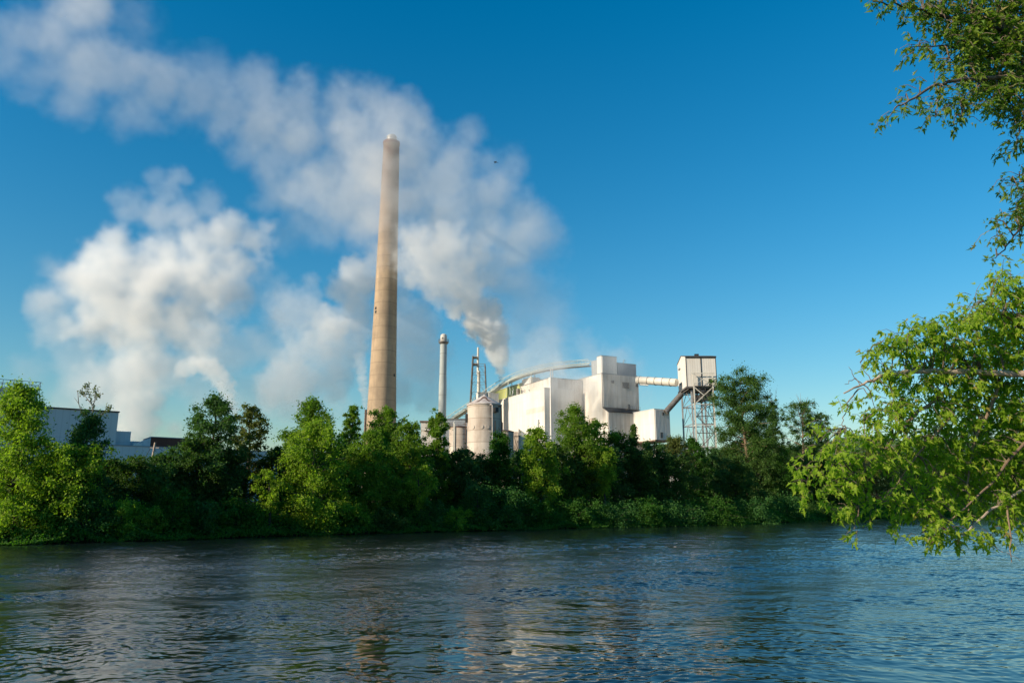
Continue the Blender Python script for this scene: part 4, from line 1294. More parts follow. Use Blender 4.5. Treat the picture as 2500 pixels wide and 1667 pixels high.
TREES = [
 # name, label, x, ytop, width, metres behind waterline, style, material, leaves, extra
 ('maple_tree', 'big yellow-green tree filling the left edge before the railed rooftop', 58, 952, 270, 4, 'spire', 'lf_yellow', 15000, dict(base=.05, droop=.4)),
 ('maple_tree', 'dark green tree with a wispy leafy shoot reaching above the blue-grey roof', 222, 1018, 185, 5, 'spire', 'lf_cool', 12000, dict(base=.05, droop=.3)),
 ('maple_tree', 'low leaning yellow-leaved tree before the wispy-topped dark tree', 175, 1095, 190, 2.5, 'round', 'lf_yellow', 8000, dict(base=.08, droop=.5)),
 ('young_tree', 'dense dark low tree under the utility pole', 345, 1130, 170, 7, 'round', 'lf_dark', 9000, dict(base=.03)),
 ('poplar_tree', 'tall dark tree whose pointed top covers the curved steam wisp', 527, 970, 190, 9, 'ovate', 'lf_cool', 13000, dict(base=.1, gap=.15)),
 ('poplar_tree', 'dark bushy tree left of the tall pointed tree beside the brown-red fascia', 487, 1078, 130, 9, 'round', 'lf_dark', 10000, dict(base=.05)),
 ('poplar_tree', 'thin lit tree with an airy rounded crown right of the tall pointed tree', 612, 997, 110, 12, 'round', 'lf_olive', 6500, dict(base=.1, gap=.25)),
 ('broadleaf_tree', 'mid green tree whose bushy peak rises behind the bright yellow-green maple', 764, 985, 170, 13, 'ovate', 'lf_mid', 11000, dict(base=.1, gap=.2)),
 ('maple_tree', 'bright yellow-green maple standing right at the waterline, drooping to the river', 775, 1035, 215, 2.0, 'ovate', 'lf_yellow', 19000, dict(base=.05, droop=.55, lean=.01, bark='bark')),
 ('broadleaf_tree', 'slim green tree with twin tufts just left of the chimney foot', 862, 992, 72, 14, 'column', 'lf_mid', 5500, dict(base=.2, gap=.2)),
 ('broadleaf_tree', 'rounded green tree crown covering the chimney foot', 945, 1003, 120, 13, 'round', 'lf_mid', 9000, dict(base=.12)),
 ('broadleaf_tree', 'full mid green tree in front of the chimney reaching the water', 905, 1062, 180, 5, 'ovate', 'lf_mid', 14000, dict(base=.05, droop=.45)),
 ('broadleaf_tree', 'green tree with drooping sprays between the chimney and the pale stack', 1000, 1035, 130, 7, 'ovate', 'lf_mid', 11000, dict(base=.05, droop=.4)),
 ('broadleaf_tree', 'narrow upright tree standing before the pale stack', 1070, 1010, 88, 9, 'column', 'lf_mid', 9500, dict(base=.06, gap=.2)),
 ('young_tree', 'dark low tree at the left foot of the concrete silo', 1140, 1105, 120, 9, 'round', 'lf_cool', 8500, dict(base=.04)),
 ('vine_tree', 'narrow dark tree wrapped in bright vines in front of the concrete silo', 1220, 1064, 82, 9, 'column', 'lf_vine', 11000, dict(base=.02, clump=.3, leafs=.3)),
 ('broadleaf_tree', 'yellow-green lit tree before the right end of the long white wall', 1310, 1050, 135, 7, 'ovate', 'lf_yellow', 12000, dict(base=.06, droop=.4)),
 ('broadleaf_tree', 'tall mid green tree in front of the tall white block', 1400, 1003, 160, 12, 'ovate', 'lf_mid', 14000, dict(base=.06)),
 ('broadleaf_tree', 'round green tree top before the sunlit flank of the tall block', 1450, 1034, 110, 14, 'round', 'lf_mid', 9000, dict(base=.1)),
 ('broadleaf_tree', 'dark round tree right of the round green tree top, below the annex wall', 1512, 1062, 105, 13, 'round', 'lf_dark', 10000, dict(base=.05)),
 ('spire_tree', 'dark pointed tree before the raised white house', 1547, 1040, 62, 12, 'spire', 'lf_dark', 6500, dict(base=.06)),
 ('young_tree', 'small light green tree standing out before the dark trees below the tall block', 1473, 1098, 95, 7, 'vase', 'lf_yellow', 5200, dict(base=.35, droop=.5, gap=.2)),
 ('young_tree', 'dark leafy tree below the raised white house', 1590, 1085, 95, 12, 'round', 'lf_cool', 8000, dict(base=.04)),
 ('broadleaf_tree', 'olive tinged tree before the left legs of the steel tower', 1645, 1072, 110, 13, 'ovate', 'lf_olive', 9000, dict(base=.05)),
 ('young_tree', 'fresh green tree under the steel tower', 1693, 1076, 90, 14, 'ovate', 'lf_vine', 8000, dict(base=.05)),
 ('young_tree', 'dark green tree between the steel tower and the tall tan-trunked tree', 1738, 1100, 85, 14, 'round', 'lf_cool', 7000, dict(base=.05)),
 ('cottonwood_tree', 'tall dark tree with bare tan trunk right of the steel tower', 1808, 922, 182, 22, 'round', 'lf_cotton', 30000, dict(base=.34, bark='bark_tan', clump=.21, leafs=.33, trunk_r=.62, droop=.1)),
 ('dying_tree', 'thin dark tree with bare dead tops right of the tall tan-trunked tree', 1885, 985, 80, 24, 'column', 'lf_dark', 8000, dict(base=.3, dead=5, gap=.35, leafs=.33)),
 ('dying_tree', 'ragged tree with a spray of bare twigs on top, nearest the right-hand boughs', 1955, 985, 130, 24, 'round', 'lf_cotton', 16000, dict(base=.18, dead=12, gap=.15, leafs=.33, bark='bark_tan')),
 ('dying_tree', 'dark side-leaning tree behind the ragged bare-twigged tree', 2000, 1010, 70, 27, 'vase', 'lf_dark', 5000, dict(base=.3, gap=.3, leafs=.35)),
 ('broadleaf_tree', 'olive low tree behind the foot of the tall tan trunk', 1775, 1096, 110, 26, 'round', 'lf_olive', 6000, dict(base=.05, leafs=.35)),
 ('broadleaf_tree', 'olive round tree filling the gap right of the tan trunk', 1868, 1078, 115, 20, 'round', 'lf_olive', 8500, dict(base=.05, leafs=.33)),
 ('vine_tree', 'tree under a mat of bright vines left of the right-hand boughs', 1905, 1118, 130, 13, 'column', 'lf_vine', 10000, dict(base=.02, clump=.25, leafs=.33)),
 ('broadleaf_tree', 'dark hedge-like tree below the tall tan-trunked tree', 1790, 1128, 150, 12, 'column', 'lf_dark', 12000, dict(base=.02, leafs=.33)),
 ('broadleaf_tree', 'dark tree at the bend of the river behind the bright boughs', 2010, 1125, 130, 12, 'round', 'lf_dark', 9000, dict(base=.03, leafs=.36)),
 ('broadleaf_tree', 'grey-green tree on the far shore seen through the bright boughs', 2130, 1095, 120, 10, 'round', 'lf_olive', 8000, dict(base=.03, leafs=.42)),
]
for i, (nm, lb, x, yt, wd, add, stl, mt, n, kw) in enumerate(TREES):
    Y = bank_y(x, add)
    kw = dict(kw)
    kw.setdefault('leafs', .155 + .0011 * Y)
    grow(nm, lb, 'tree', x, yt, wd, Y, stl, mt, n, 100 + i, **kw)

# dark trees crowded into a row behind these: alike, so they share a label
FILL = [(-60, 1090), (30, 1110), (120, 1120), (262, 1128), (410, 1115), (560, 1110), (680, 1100), (742, 1110), (842, 1085), (975, 1085), (1045, 1095), (1108, 1110), (1180, 1128),
        (1268, 1110), (1352, 1090), (1428, 1085), (1480, 1098), (1560, 1105), (1625, 1115), (1715, 1125), (1845, 1128), (1960, 1130), (2075, 1130), (2195, 1118), (2280, 1125), (2370, 1120), (2470, 1120)]
for i, (x, yt) in enumerate(FILL):
    add = 10.5 if x < 1700 else 17
    Y = bank_y(x, add)
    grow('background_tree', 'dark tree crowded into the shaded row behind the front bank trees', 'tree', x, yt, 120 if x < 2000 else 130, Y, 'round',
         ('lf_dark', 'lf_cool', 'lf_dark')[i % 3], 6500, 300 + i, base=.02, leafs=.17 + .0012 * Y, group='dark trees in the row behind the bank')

# wispy shoot with dead twigs above the left tree
def shoot():
    Y = bank_y(222, 5)
    r = np.random.default_rng(77)
    tg = bpy.data.objects['maple_tree.001']
    mb = MB(); cen = []
    paths = [[(225, 1030), (226, 1000), (222, 975), (214, 955), (212, 941)], [(226, 1005), (231, 975), (233, 950)], [(222, 985), (207, 965), (199, 958)],
             [(228, 1015), (246, 1012), (262, 1004), (267, 994)], [(225, 990), (240, 965)]]
    for p in paths:
        pts = [P(a, b, Y + .2 * k) for k, (a, b) in enumerate(p)]
        mb.tube(pts, list(np.linspace(.05, .012, len(pts))), 5)
        for a, b in zip(pts[1:], pts[2:] + [pts[-1]]):
            for _ in range(34):
                q_ = a.lerp(b, r.random()); cen.append(np.array(q_) + r.normal(0, .16, 3))
    for p in [[(200, 1010), (192, 985), (181, 970)], [(192, 985), (190, 960), (188, 953)], [(205, 1015), (196, 990)]]:
        pts = [P(a, b, Y - .3) for a, b in p]
        mb.tube(pts, list(np.linspace(.05, .012, len(pts))), 5)
    mb.build('shoot', M['dead'], tg)
    V = leaf_cards(np.array(cen), .22, r, .4)
    fast_mesh('shoot_leaves', V, np.arange(len(V)), 4, M['lf_olive'], tg)
shoot()

# shrubs along the water: each its own
SHRUBS = [
 (40, 1225, 150, 'lf_yellow', 'sunlit yellow-green shrub overhanging the water at the left edge'),
 (130, 1240, 120, 'lf_mid', 'mid green shrub right of the yellow-green corner shrub'),
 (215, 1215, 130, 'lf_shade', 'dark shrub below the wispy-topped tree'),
 (300, 1235, 110, 'lf_yellow', 'low sunny shrub at the water below the dense dark low tree'),
 (368, 1245, 90, 'lf_mid', 'small shrub right of the low sunny shrub on the waterline'),
 (430, 1205, 120, 'lf_vine', 'bright green rounded bush on the bank below the tall pointed tree'),
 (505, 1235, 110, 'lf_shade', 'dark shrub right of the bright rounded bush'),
 (585, 1228, 130, 'lf_vine', 'spreading green bush left of the waterline maple'),
 (655, 1150, 80, 'lf_yellow', 'upright yellow-green sapling left of the waterline maple'),
 (870, 1240, 100, 'lf_mid', 'low lit shrub right of the waterline maple'),
 (945, 1255, 100, 'lf_dark', 'dark shrub on the water below the chimney'),
 (1020, 1140, 85, 'lf_yellow', 'bright leaning sapling above the water below the pale stack'),
 (1050, 1230, 90, 'lf_shade', 'dark shrub under the bright leaning sapling'),
 (1115, 1250, 80, 'lf_yellow', 'small sunlit shrub at the waterline below the silo'),
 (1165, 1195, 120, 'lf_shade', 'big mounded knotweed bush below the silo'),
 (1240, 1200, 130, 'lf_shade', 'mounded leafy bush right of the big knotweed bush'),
 (1310, 1235, 90, 'lf_vine', 'bright grassy bush below the right end of the long white wall'),
 (1405, 1229, 128, 'lf_grass', 'shrub with a few sunlit sprays below the tall block'),
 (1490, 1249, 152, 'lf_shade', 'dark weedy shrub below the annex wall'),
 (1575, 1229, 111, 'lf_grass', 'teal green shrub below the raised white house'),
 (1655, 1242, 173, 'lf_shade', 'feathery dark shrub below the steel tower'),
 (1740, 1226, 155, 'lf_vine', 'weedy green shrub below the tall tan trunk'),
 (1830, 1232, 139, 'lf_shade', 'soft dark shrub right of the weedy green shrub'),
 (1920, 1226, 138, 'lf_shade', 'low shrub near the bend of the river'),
 (2010, 1250, 142, 'lf_dark', 'last dark shrub on the point of the bank at the bend'),
]
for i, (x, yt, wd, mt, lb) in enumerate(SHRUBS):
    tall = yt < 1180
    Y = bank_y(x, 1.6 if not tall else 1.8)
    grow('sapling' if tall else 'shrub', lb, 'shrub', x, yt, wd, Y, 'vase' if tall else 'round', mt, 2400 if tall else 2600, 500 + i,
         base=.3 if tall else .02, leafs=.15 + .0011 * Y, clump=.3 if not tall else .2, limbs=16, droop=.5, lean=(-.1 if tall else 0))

# ground cover: weeds and creepers, uncountable
def undergrowth():
    r = np.random.default_rng(11)
    n = 190000
    t = r.uniform(np.interp(-90, SH[:, 0], seg), np.interp(200, SH[:, 0], seg), n)
    d = r.random(n) ** 1.5 * 11 - .9 - .5 * np.sin(t * .8) * np.sin(t * .23)
    s = shore(t)
    x = s[:, 0] + BN[0] * d; y = s[:, 1] + BN[1] * d
    mound = .9 + .55 * np.sin(t * .55 + 1.3 * np.sin(t * .17)) + .4 * np.sin(t * 1.3 + d) + .3 * np.sin(d * 1.7 + t * .4)
    mound = np.clip(mound, .15, 2.2) * 1.25 * np.interp(d, [-1.2, -.4, 1.0, 5, 10], [.2, .55, 1, 1.1, .8])
    g = ground_z(x, y)
    z = np.maximum(g, .02) + mound * (r.random(n) ** .5)
    V = leaf_cards(np.stack([x, y, z], -1), .30, r, .8)
    tag(fast_mesh('undergrowth', V, np.arange(len(V)), 4, M['lf_grass']), kind='stuff')
undergrowth()

def near_weeds():
    r = np.random.default_rng(12)
    n = 26000
    t = r.uniform(.30, .80, n); d = r.random(n) * 7 - .1
    bx = np.interp(t, sn, NB[:, 0]); by = np.interp(t, sn, NB[:, 1])
    x = bx + .35 * d; y = by - .94 * d
    z = np.interp(d, NO, NZ) + r.random(n) ** 1.5 * .35 * (1 + .5 * np.sin(bx * 1.7))
    V = leaf_cards(np.stack([x, y, z], -1), .14, r, .6)
    tag(fast_mesh('undergrowth', V, np.arange(len(V)), 4, M['lf_grass']), kind='stuff')
near_weeds()

# driftwood at the water's edge under the bright maple
def driftwood():
    a = P(783, 1301, bank_y(790, .2)); b = P(806, 1299, bank_y(800, .4))
    mb = MB().tube([a, a.lerp(b, .4) + Zv * .05, b + Zv * .1], [.10, .14, .07], 8).tube([a.lerp(b, .6), a.lerp(b, .8) + Zv * .25], [.05, .02], 6)
    tag(mb.build('driftwood_log', M['pale_log']), 'pale bleached log lying at the waterline under the bright maple', 'log')
driftwood()

# ---- overhanging maples on the near bank
_mp = [(0, -.10), (.07, -.03), (.34, -.16), (.20, .06), (.50, .30), (.36, .31), (.15, .24), (.20, .42), (.12, .58), (.10, .66), (0, 1.0),
       (-.09, .70), (-.14, .56), (-.21, .40), (-.15, .24), (-.34, .33), (-.52, .27), (-.20, .06), (-.36, -.14), (-.07, -.03)]
def maple_leaves(cen, axis, size, r, nrm_bias):
    n = len(cen)
    nr = rand_unit(r, n) * .7 + nrm_bias; nr /= np.linalg.norm(nr, axis=1, keepdims=True)
    a = axis - nr * (axis * nr).sum(1, keepdims=True); a /= np.maximum(np.linalg.norm(a, axis=1, keepdims=True), 1e-6)
    b = np.cross(nr, a)
    s = size * r.uniform(.5, 1.3, (n, 1))
    pts = np.array(_mp); m = len(pts)
    fold = r.uniform(.05, .8, (n, 1)); curl = r.uniform(-.1, .6, (n, 1)); nar = r.uniform(.7, 1.1, (n, 1))
    V = np.empty((n, m, 3))
    for k, (u, v) in enumerate(pts):
        V[:, k] = cen + b * s * u * nar + a * s * v + nr * s * (abs(u) * fold - v * v * curl)
    V = V.reshape(-1, 3)
    # fan from the stem side: triangles sharing the leaf base
    tri = np.array([(0, k, k + 1) for k in range(1, m - 1)])
    idx = (np.arange(n)[:, None, None] * m + tri[None]).reshape(-1)
    return V, idx

def maple(name, label, trunk, limbs, blobs, mat, seed, base, lsize=.115, dens=1.0, tilt=(0, -.1, .7)):
    r = np.random.default_rng(seed)
    root = thing(name, label, 'tree', base)
    mb = MB()
    mb.tube(trunk[0], trunk[1], 12)
    mb.build('trunk', M['bark'], root)
    tw = MB()
    anchor = []
    for pts, r0, r1, mt in limbs:
        pp = [P(*p) for p in pts]
        if pts[0][0] > 2540:            # carry the limb back to the trunk
            tp = [Vector(t_) for t_ in trunk[0]]
            hd = math.hypot(pp[0].x - tp[0].x, pp[0].y - tp[0].y)
            zz = min(max(pp[0].z - .35 * hd, tp[1].z * .6), tp[-1].z - .4)
            k_ = max(i for i in range(len(tp) - 1) if tp[i].z <= zz)
            at_ = tp[k_].lerp(tp[k_ + 1], (zz - tp[k_].z) / (tp[k_ + 1].z - tp[k_].z))
            pp = [at_, (at_ + pp[0]) / 2 + Vector((0, 0, .12 * hd))] + pp
            r0 = r0 * 1.25
        q_ = []
        for a, b in zip(pp, pp[1:]):
            for k in range(4): q_.append(a.lerp(b, k / 4) + Vector(r.normal(0, .012, 3)))
        q_.append(pp[-1])
        MB().tube(q_, list(np.linspace(r0, r1, len(q_))), 8).build('branch', M[mt], root)
        anchor += q_
    anc = np.array([tuple(a) for a in anchor])
    cen, ax = [], []
    for (x, y, rx, ry, Y, dn) in blobs:
        c = P(x, y, Y); s = pxm(c)
        a_m = math.pi * rx * ry * s * s
        k = max(1, int(a_m / .0105 * dn * dens))
        for _ in range(k):
            u = r.normal(0, .5, 3); u /= max(1, np.linalg.norm(u))
            p0 = np.array(c) + np.array([u[0] * rx * s, u[1] * min(1.3, (rx + ry) * s * .6), u[2] * ry * s + .06])
            out = np.array([u[0], u[1] * .5, u[2] * .6 - .22]); out /= max(.2, np.linalg.norm(out))
            L = r.uniform(.14, .32)
            e = p0 + out * L
            mid = (p0 + e) / 2 + np.array([0, 0, .05])
            tw.tube([tuple(p0), tuple(mid), tuple(e)], [.006, .005, .003], 3, False)
            if r.random() < .16:
                j = int(np.argmin(((anc - p0) ** 2).sum(1)))
                if np.linalg.norm(anc[j] - p0) < 1.6:
                    mm = (anc[j] + p0) / 2 + np.array([0, 0, .1])
                    tw.tube([tuple(anc[j]), tuple(mm), tuple(p0)], [.012, .009, .006], 4, False)
            m = r.integers(6, 10)
            for q_ in range(m):
                f = (q_ + .5) / m
                side = r.normal(0, .6, 3); side[2] -= .45
                side /= np.linalg.norm(side)
                d = side * .8 + out * .5 + np.array([0, 0, -.25])
                d /= np.linalg.norm(d)
                b = p0 * (1 - f) + e * f + d * r.uniform(.03, .09)
                cen.append(b); ax.append(d)
    cen = np.array(cen); ax = np.array(ax)
    V, idx = maple_leaves(cen, ax, lsize, r, np.array(tilt))
    fast_mesh('crown', V, idx, 3, M[mat], root)
    tw.build('twigs', M['bark'], root)
    return root

low_blobs = [(2432, 662, 12, 14, 13.5, 0.6), (2444, 690, 18, 22, 13.6, 0.8), (2478, 700, 26, 30, 13.8, 0.9), (2490, 760, 40, 50, 14, 1.1), (2430, 735, 40, 30, 13.8, 0.8), (2385, 735, 16, 22, 13.4, 0.8), (2372, 770, 30, 30, 13.4, 0.9), (2440, 800, 55, 55, 13.8, 1.1), (2345, 810, 45, 40, 13.2, 1.0), (2312, 785, 18, 14, 13.3, 0.7), (2278, 800, 26, 22, 13.2, 0.8), (2250, 815, 22, 16, 13.1, 0.7), (2222, 820, 20, 16, 13, 0.8), (2190, 826, 16, 14, 13, 0.7), (2200, 855, 40, 34, 13.2, 0.9), (2152, 850, 24, 18, 12.9, 0.9), (2140, 880, 20, 26, 13, 0.8), (2270, 860, 60, 46, 13.5, 1.1), (2370, 870, 70, 50, 13.8, 1.2), (2470, 880, 50, 60, 14, 1.2), (2170, 915, 36, 24, 13.2, 0.8), (2150, 945, 22, 14, 13, 0.5), (2240, 930, 60, 36, 13.4, 1.0), (2330, 945, 60, 40, 13.8, 1.1), (2420, 960, 60, 45, 14.2, 1.2), (2490, 990, 40, 60, 14.2, 1.2), (2130, 985, 24, 14, 13, 0.8), (2185, 985, 40, 30, 13.2, 1.0), (2160, 1015, 40, 26, 13, 0.8), (2260, 1000, 55, 36, 13.6, 1.0), (2340, 1020, 50, 40, 13.9, 0.8), (2420, 1050, 60, 50, 14.1, 1.2), (2485, 1090, 45, 70, 14.3, 1.3), (2030, 1042, 16, 9, 12.7, 0.58), (2062, 1030, 14, 16, 12.7, 0.5), (2085, 1055, 22, 14, 12.8, 0.58), (2120, 1050, 26, 18, 12.9, 0.9), (2010, 1090, 26, 20, 12.5, 0.65), (2060, 1085, 40, 30, 12.7, 0.79), (2120, 1090, 40, 26, 12.9, 1.0), (2180, 1060, 36, 26, 13.1, 0.8), (1932, 1187, 13, 9, 12.3, 0.58), (1960, 1175, 20, 16, 12.3, 0.72), (1985, 1150, 28, 24, 12.4, 0.79), (2030, 1130, 40, 34, 12.6, 0.86), (2000, 1195, 30, 24, 12.4, 0.72), (1955, 1215, 14, 10, 12.2, 0.5), (2040, 1185, 34, 34, 12.6, 0.79), (2025, 1230, 22, 26, 12.5, 0.65), (2040, 1255, 16, 14, 12.5, 0.43), (2095, 1140, 40, 36, 12.9, 0.65), (2100, 1200, 34, 30, 12.9, 0.58), (2085, 1250, 16, 26, 12.8, 0.5), (2090, 1286, 10, 22, 12.7, 0.65), (2085, 1275, 14, 14, 12.7, 0.58), (2130, 1240, 26, 18, 12.9, 0.59), (2150, 1235, 26, 20, 12.9, 0.68), (2170, 1110, 40, 30, 13.1, 0.7), (2210, 1090, 40, 40, 13.3, 1.0), (2270, 1080, 50, 40, 13.6, 1.1), (2300, 1120, 50, 44, 13.7, 1.1), (2370, 1120, 55, 50, 14, 1.2), (2440, 1150, 55, 50, 14.2, 1.2), (2490, 1190, 40, 50, 14.2, 1.1), (2180, 1180, 30, 22, 13.1, 0.6), (2200, 1245, 34, 22, 13.1, 0.77), (2235, 1225, 45, 30, 13.3, 1.0), (2280, 1190, 50, 36, 13.5, 1.1), (2350, 1200, 55, 40, 13.8, 1.1), (2400, 1215, 40, 34, 13.8, 0.9), (2200, 1285, 14, 16, 12.9, 0.68), (2230, 1270, 24, 14, 13, 0.59), (2270, 1270, 36, 24, 13.2, 0.85), (2290, 1296, 36, 24, 13, 0.94), (2250, 1316, 22, 12, 12.9, 0.77), (2262, 1340, 12, 9, 12.8, 0.77), (2320, 1318, 30, 18, 13, 0.85), (2340, 1290, 26, 30, 13.2, 0.77), (2400, 1290, 26, 26, 13.5, 0.42), (2430, 1270, 30, 30, 13.6, 0.59), (2480, 1270, 30, 30, 13.8, 0.77), (2420, 1308, 26, 18, 13.3, 0.42), (2440, 1322, 20, 12, 13.2, 0.51), (2490, 1310, 20, 16, 13.4, 0.59), (2500, 1245, 24, 30, 13.8, 0.68), (2520, 850, 60, 160, 14.4, 0.8), (2540, 1100, 60, 140, 14.6, 0.8)]
low_limbs = [
 ([(2700, 930, 13.2), (2600, 908, 13.3), (2500, 912, 13.4), (2400, 908, 13.5), (2300, 906, 13.4), (2210, 908, 13.2), (2150, 918, 13.1), (2110, 937, 13.0), (2060, 960, 12.9)], .075, .012, 'pale_log'),
 ([(2440, 936, 13.7), (2420, 990, 13.6), (2385, 1060, 13.6), (2368, 1110, 13.6), (2362, 1180, 13.5), (2368, 1270, 13.4)], .035, .010, 'bark_tan'),
 ([(2300, 960, 13.5), (2225, 1020, 13.3), (2170, 1085, 13.1), (2130, 1120, 12.9), (2100, 1170, 12.8), (2095, 1260, 12.7)], .035, .008, 'bark_tan'),
 ([(2560, 1150, 14), (2450, 1225, 13.6), (2400, 1262, 13.4), (2352, 1306, 13.2)], .034, .016, 'pale_log'),
 ([(2458, 1235, 13.5), (2464, 1300, 13.2), (2470, 1372, 13.1)], .018, .006, 'bark_tan'),
 ([(2115, 945, 13), (2085, 925, 13), (2062, 938, 12.9)], .010, .004, 'bark_tan'),
 ([(2100, 942, 13), (2080, 912, 13), (2072, 895, 13)], .008, .003, 'bark_tan'),
 ([(2132, 932, 13), (2108, 905, 13), (2100, 885, 13)], .008, .003, 'bark_tan'),
 ([(2095, 948, 13), (2072, 985, 12.9), (2060, 1020, 12.8), (2057, 1045, 12.8)], .012, .005, 'bark_tan'),
 ([(2068, 1000, 12.9), (2085, 1022, 12.9), (2110, 1025, 12.9)], .007, .003, 'bark_tan'),
 ([(2600, 1000, 13.8), (2500, 1080, 13.6), (2420, 1180, 13.5), (2330, 1260, 13.2), (2270, 1330, 12.9)], .04, .008, 'bark_tan'),
 ([(2640, 820, 13.8), (2520, 800, 13.8), (2430, 760, 13.6), (2400, 735, 13.4)], .05, .008, 'bark_tan'),
 ([(2420, 1330, 13.2), (2450, 1345, 13.1), (2490, 1368, 13.1)], .008, .003, 'bark_tan'),
 ([(2330, 1010, 13.4), (2240, 1110, 13.1), (2190, 1180, 12.9), (2160, 1225, 12.8)], .02, .006, 'bark_tan'),
]
low_blobs += [(2660, 900, 110, 150, 13.6, .3), (2640, 1120, 90, 110, 13.6, .3), (2680, 640, 120, 130, 13.4, .3), (2860, 820, 130, 170, 13.2, .28), (2880, 1060, 120, 120, 13.0, .25), (2800, 520, 130, 120, 13.4, .3),
              (3040, 760, 150, 160, 12.6, .25), (3000, 500, 150, 130, 12.9, .25), (2900, 330, 130, 120, 13.4, .3), (2740, 400, 110, 110, 13.8, .28), (3180, 960, 120, 130, 12.2, .2), (2780, 700, 130, 130, 14.8, .25), (2960, 900, 130, 130, 14.4, .22)]
low_limbs += [([(2860, 700, 13.2), (2820, 620, 13.3), (2780, 520, 13.4), (2740, 400, 13.8)], .06, .015, 'bark'), ([(2960, 820, 13), (3040, 760, 12.7), (3180, 900, 12.3)], .06, .015, 'bark'), ([(2900, 560, 13.2), (2960, 480, 13), (2920, 330, 13.3)], .05, .012, 'bark')]
tb = Vector((12.6, 13.2, .2))
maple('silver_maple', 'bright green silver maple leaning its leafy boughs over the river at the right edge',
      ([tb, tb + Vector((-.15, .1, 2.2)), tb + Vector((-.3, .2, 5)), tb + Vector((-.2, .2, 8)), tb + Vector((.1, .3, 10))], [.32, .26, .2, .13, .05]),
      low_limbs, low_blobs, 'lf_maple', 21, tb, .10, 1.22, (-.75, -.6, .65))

up_blobs = [
 (2130, 8, 16, 8, 11, .8), (2160, 12, 22, 10, 11, .9), (2195, 22, 18, 10, 11, .8), (2215, 10, 20, 14, 11, .9), (2255, 8, 24, 14, 11.2, 1.), (2290, 15, 30, 24, 11.4, 1.1), (2350, 20, 50, 34, 11.6, 1.2), (2430, 30, 60, 40, 11.8, 1.3), (2490, 60, 50, 60, 12, 1.3),
 (2262, 35, 18, 12, 11.1, .9), (2300, 60, 30, 22, 11.3, 1.1), (2360, 75, 50, 34, 11.5, 1.3), (2430, 100, 55, 40, 11.7, 1.3), (2295, 110, 26, 16, 11.2, 1.), (2350, 120, 40, 24, 11.4, 1.1),
 (2228, 112, 14, 9, 11, .9), (2250, 118, 20, 10, 11, .9), (2240, 130, 10, 8, 11, .7), (2400, 150, 50, 34, 11.6, 1.2), (2470, 160, 45, 50, 11.9, 1.3), (2330, 150, 20, 14, 11.2, .7), (2350, 165, 30, 18, 11.3, .9),
 (2290, 172, 12, 8, 11, .5), (2310, 185, 18, 12, 11, .7), (2345, 195, 26, 10, 11.1, .6), (2275, 215, 18, 8, 10.9, .8), (2250, 228, 16, 9, 10.8, .7), (2225, 245, 18, 9, 10.7, .9), (2195, 262, 10, 10, 10.6, .6), (2165, 290, 11, 10, 10.5, .8), (2176, 278, 7, 8, 10.5, .5), (2158, 305, 8, 5, 10.5, .7),
 (2290, 235, 18, 14, 10.9, .9), (2285, 262, 10, 14, 10.8, .9), (2283, 285, 13, 9, 10.8, .8), (2330, 245, 22, 12, 11, .8), (2335, 270, 22, 12, 10.9, .9), (2365, 255, 24, 18, 11.1, 1.0), (2350, 290, 18, 10, 10.9, .9), (2330, 303, 10, 8, 10.8, .7), (2385, 270, 16, 12, 11.1, .8), (2390, 225, 26, 14, 11.3, .9),
 (2430, 200, 40, 26, 11.6, 1.2), (2480, 230, 36, 34, 11.8, 1.2), (2440, 235, 24, 16, 11.4, 1.0), (2470, 265, 30, 20, 11.5, 1.), (2495, 290, 24, 22, 11.6, 1.1), (2475, 310, 16, 12, 11.4, .8), (2490, 340, 18, 22, 11.5, .9), (2472, 355, 13, 12, 11.3, .9), (2490, 372, 12, 8, 11.3, .8),
 (2460, 440, 20, 8, 11.4, .7), (2480, 452, 16, 9, 11.4, .7), (2490, 437, 18, 8, 11.5, .8), (2455, 484, 8, 5, 11.3, .8), (2478, 490, 18, 10, 11.4, .8), (2495, 480, 14, 12, 11.5, .9), (2450, 528, 16, 10, 11.2, .9), (2440, 540, 14, 8, 11.2, .8), (2475, 535, 24, 16, 11.4, 1.0), (2495, 550, 14, 16, 11.5, 1.),
 (2420, 572, 14, 6, 11.1, .9), (2440, 578, 16, 10, 11.1, 1.), (2455, 590, 10, 8, 11.1, .7), (2425, 624, 10, 8, 11.1, .9), (2432, 655, 7, 6, 11.1, .5), (2497, 582, 8, 6, 11.4, .8),
 (2560, 120, 70, 120, 12.2, .8), (2540, 480, 40, 80, 12, .6),
]
up_blobs += [(2680, 120, 90, 140, 12, .35), (2680, 380, 90, 110, 11.8, .3), (2640, -160, 120, 120, 12, .35), (2420, -130, 100, 70, 11.8, .35), (2260, -110, 80, 50, 11.4, .3), (2820, -300, 150, 140, 11.6, .3), (2860, 60, 130, 150, 11.2, .28), (2900, 330, 120, 120, 11, .25),
             (3080, -120, 160, 160, 10.6, .25), (3120, 200, 150, 140, 10.2, .22), (2660, -420, 140, 120, 12, .3), (2440, -300, 110, 90, 12, .3), (2980, -480, 160, 140, 11.2, .25), (3300, 60, 140, 150, 9.6, .2)]
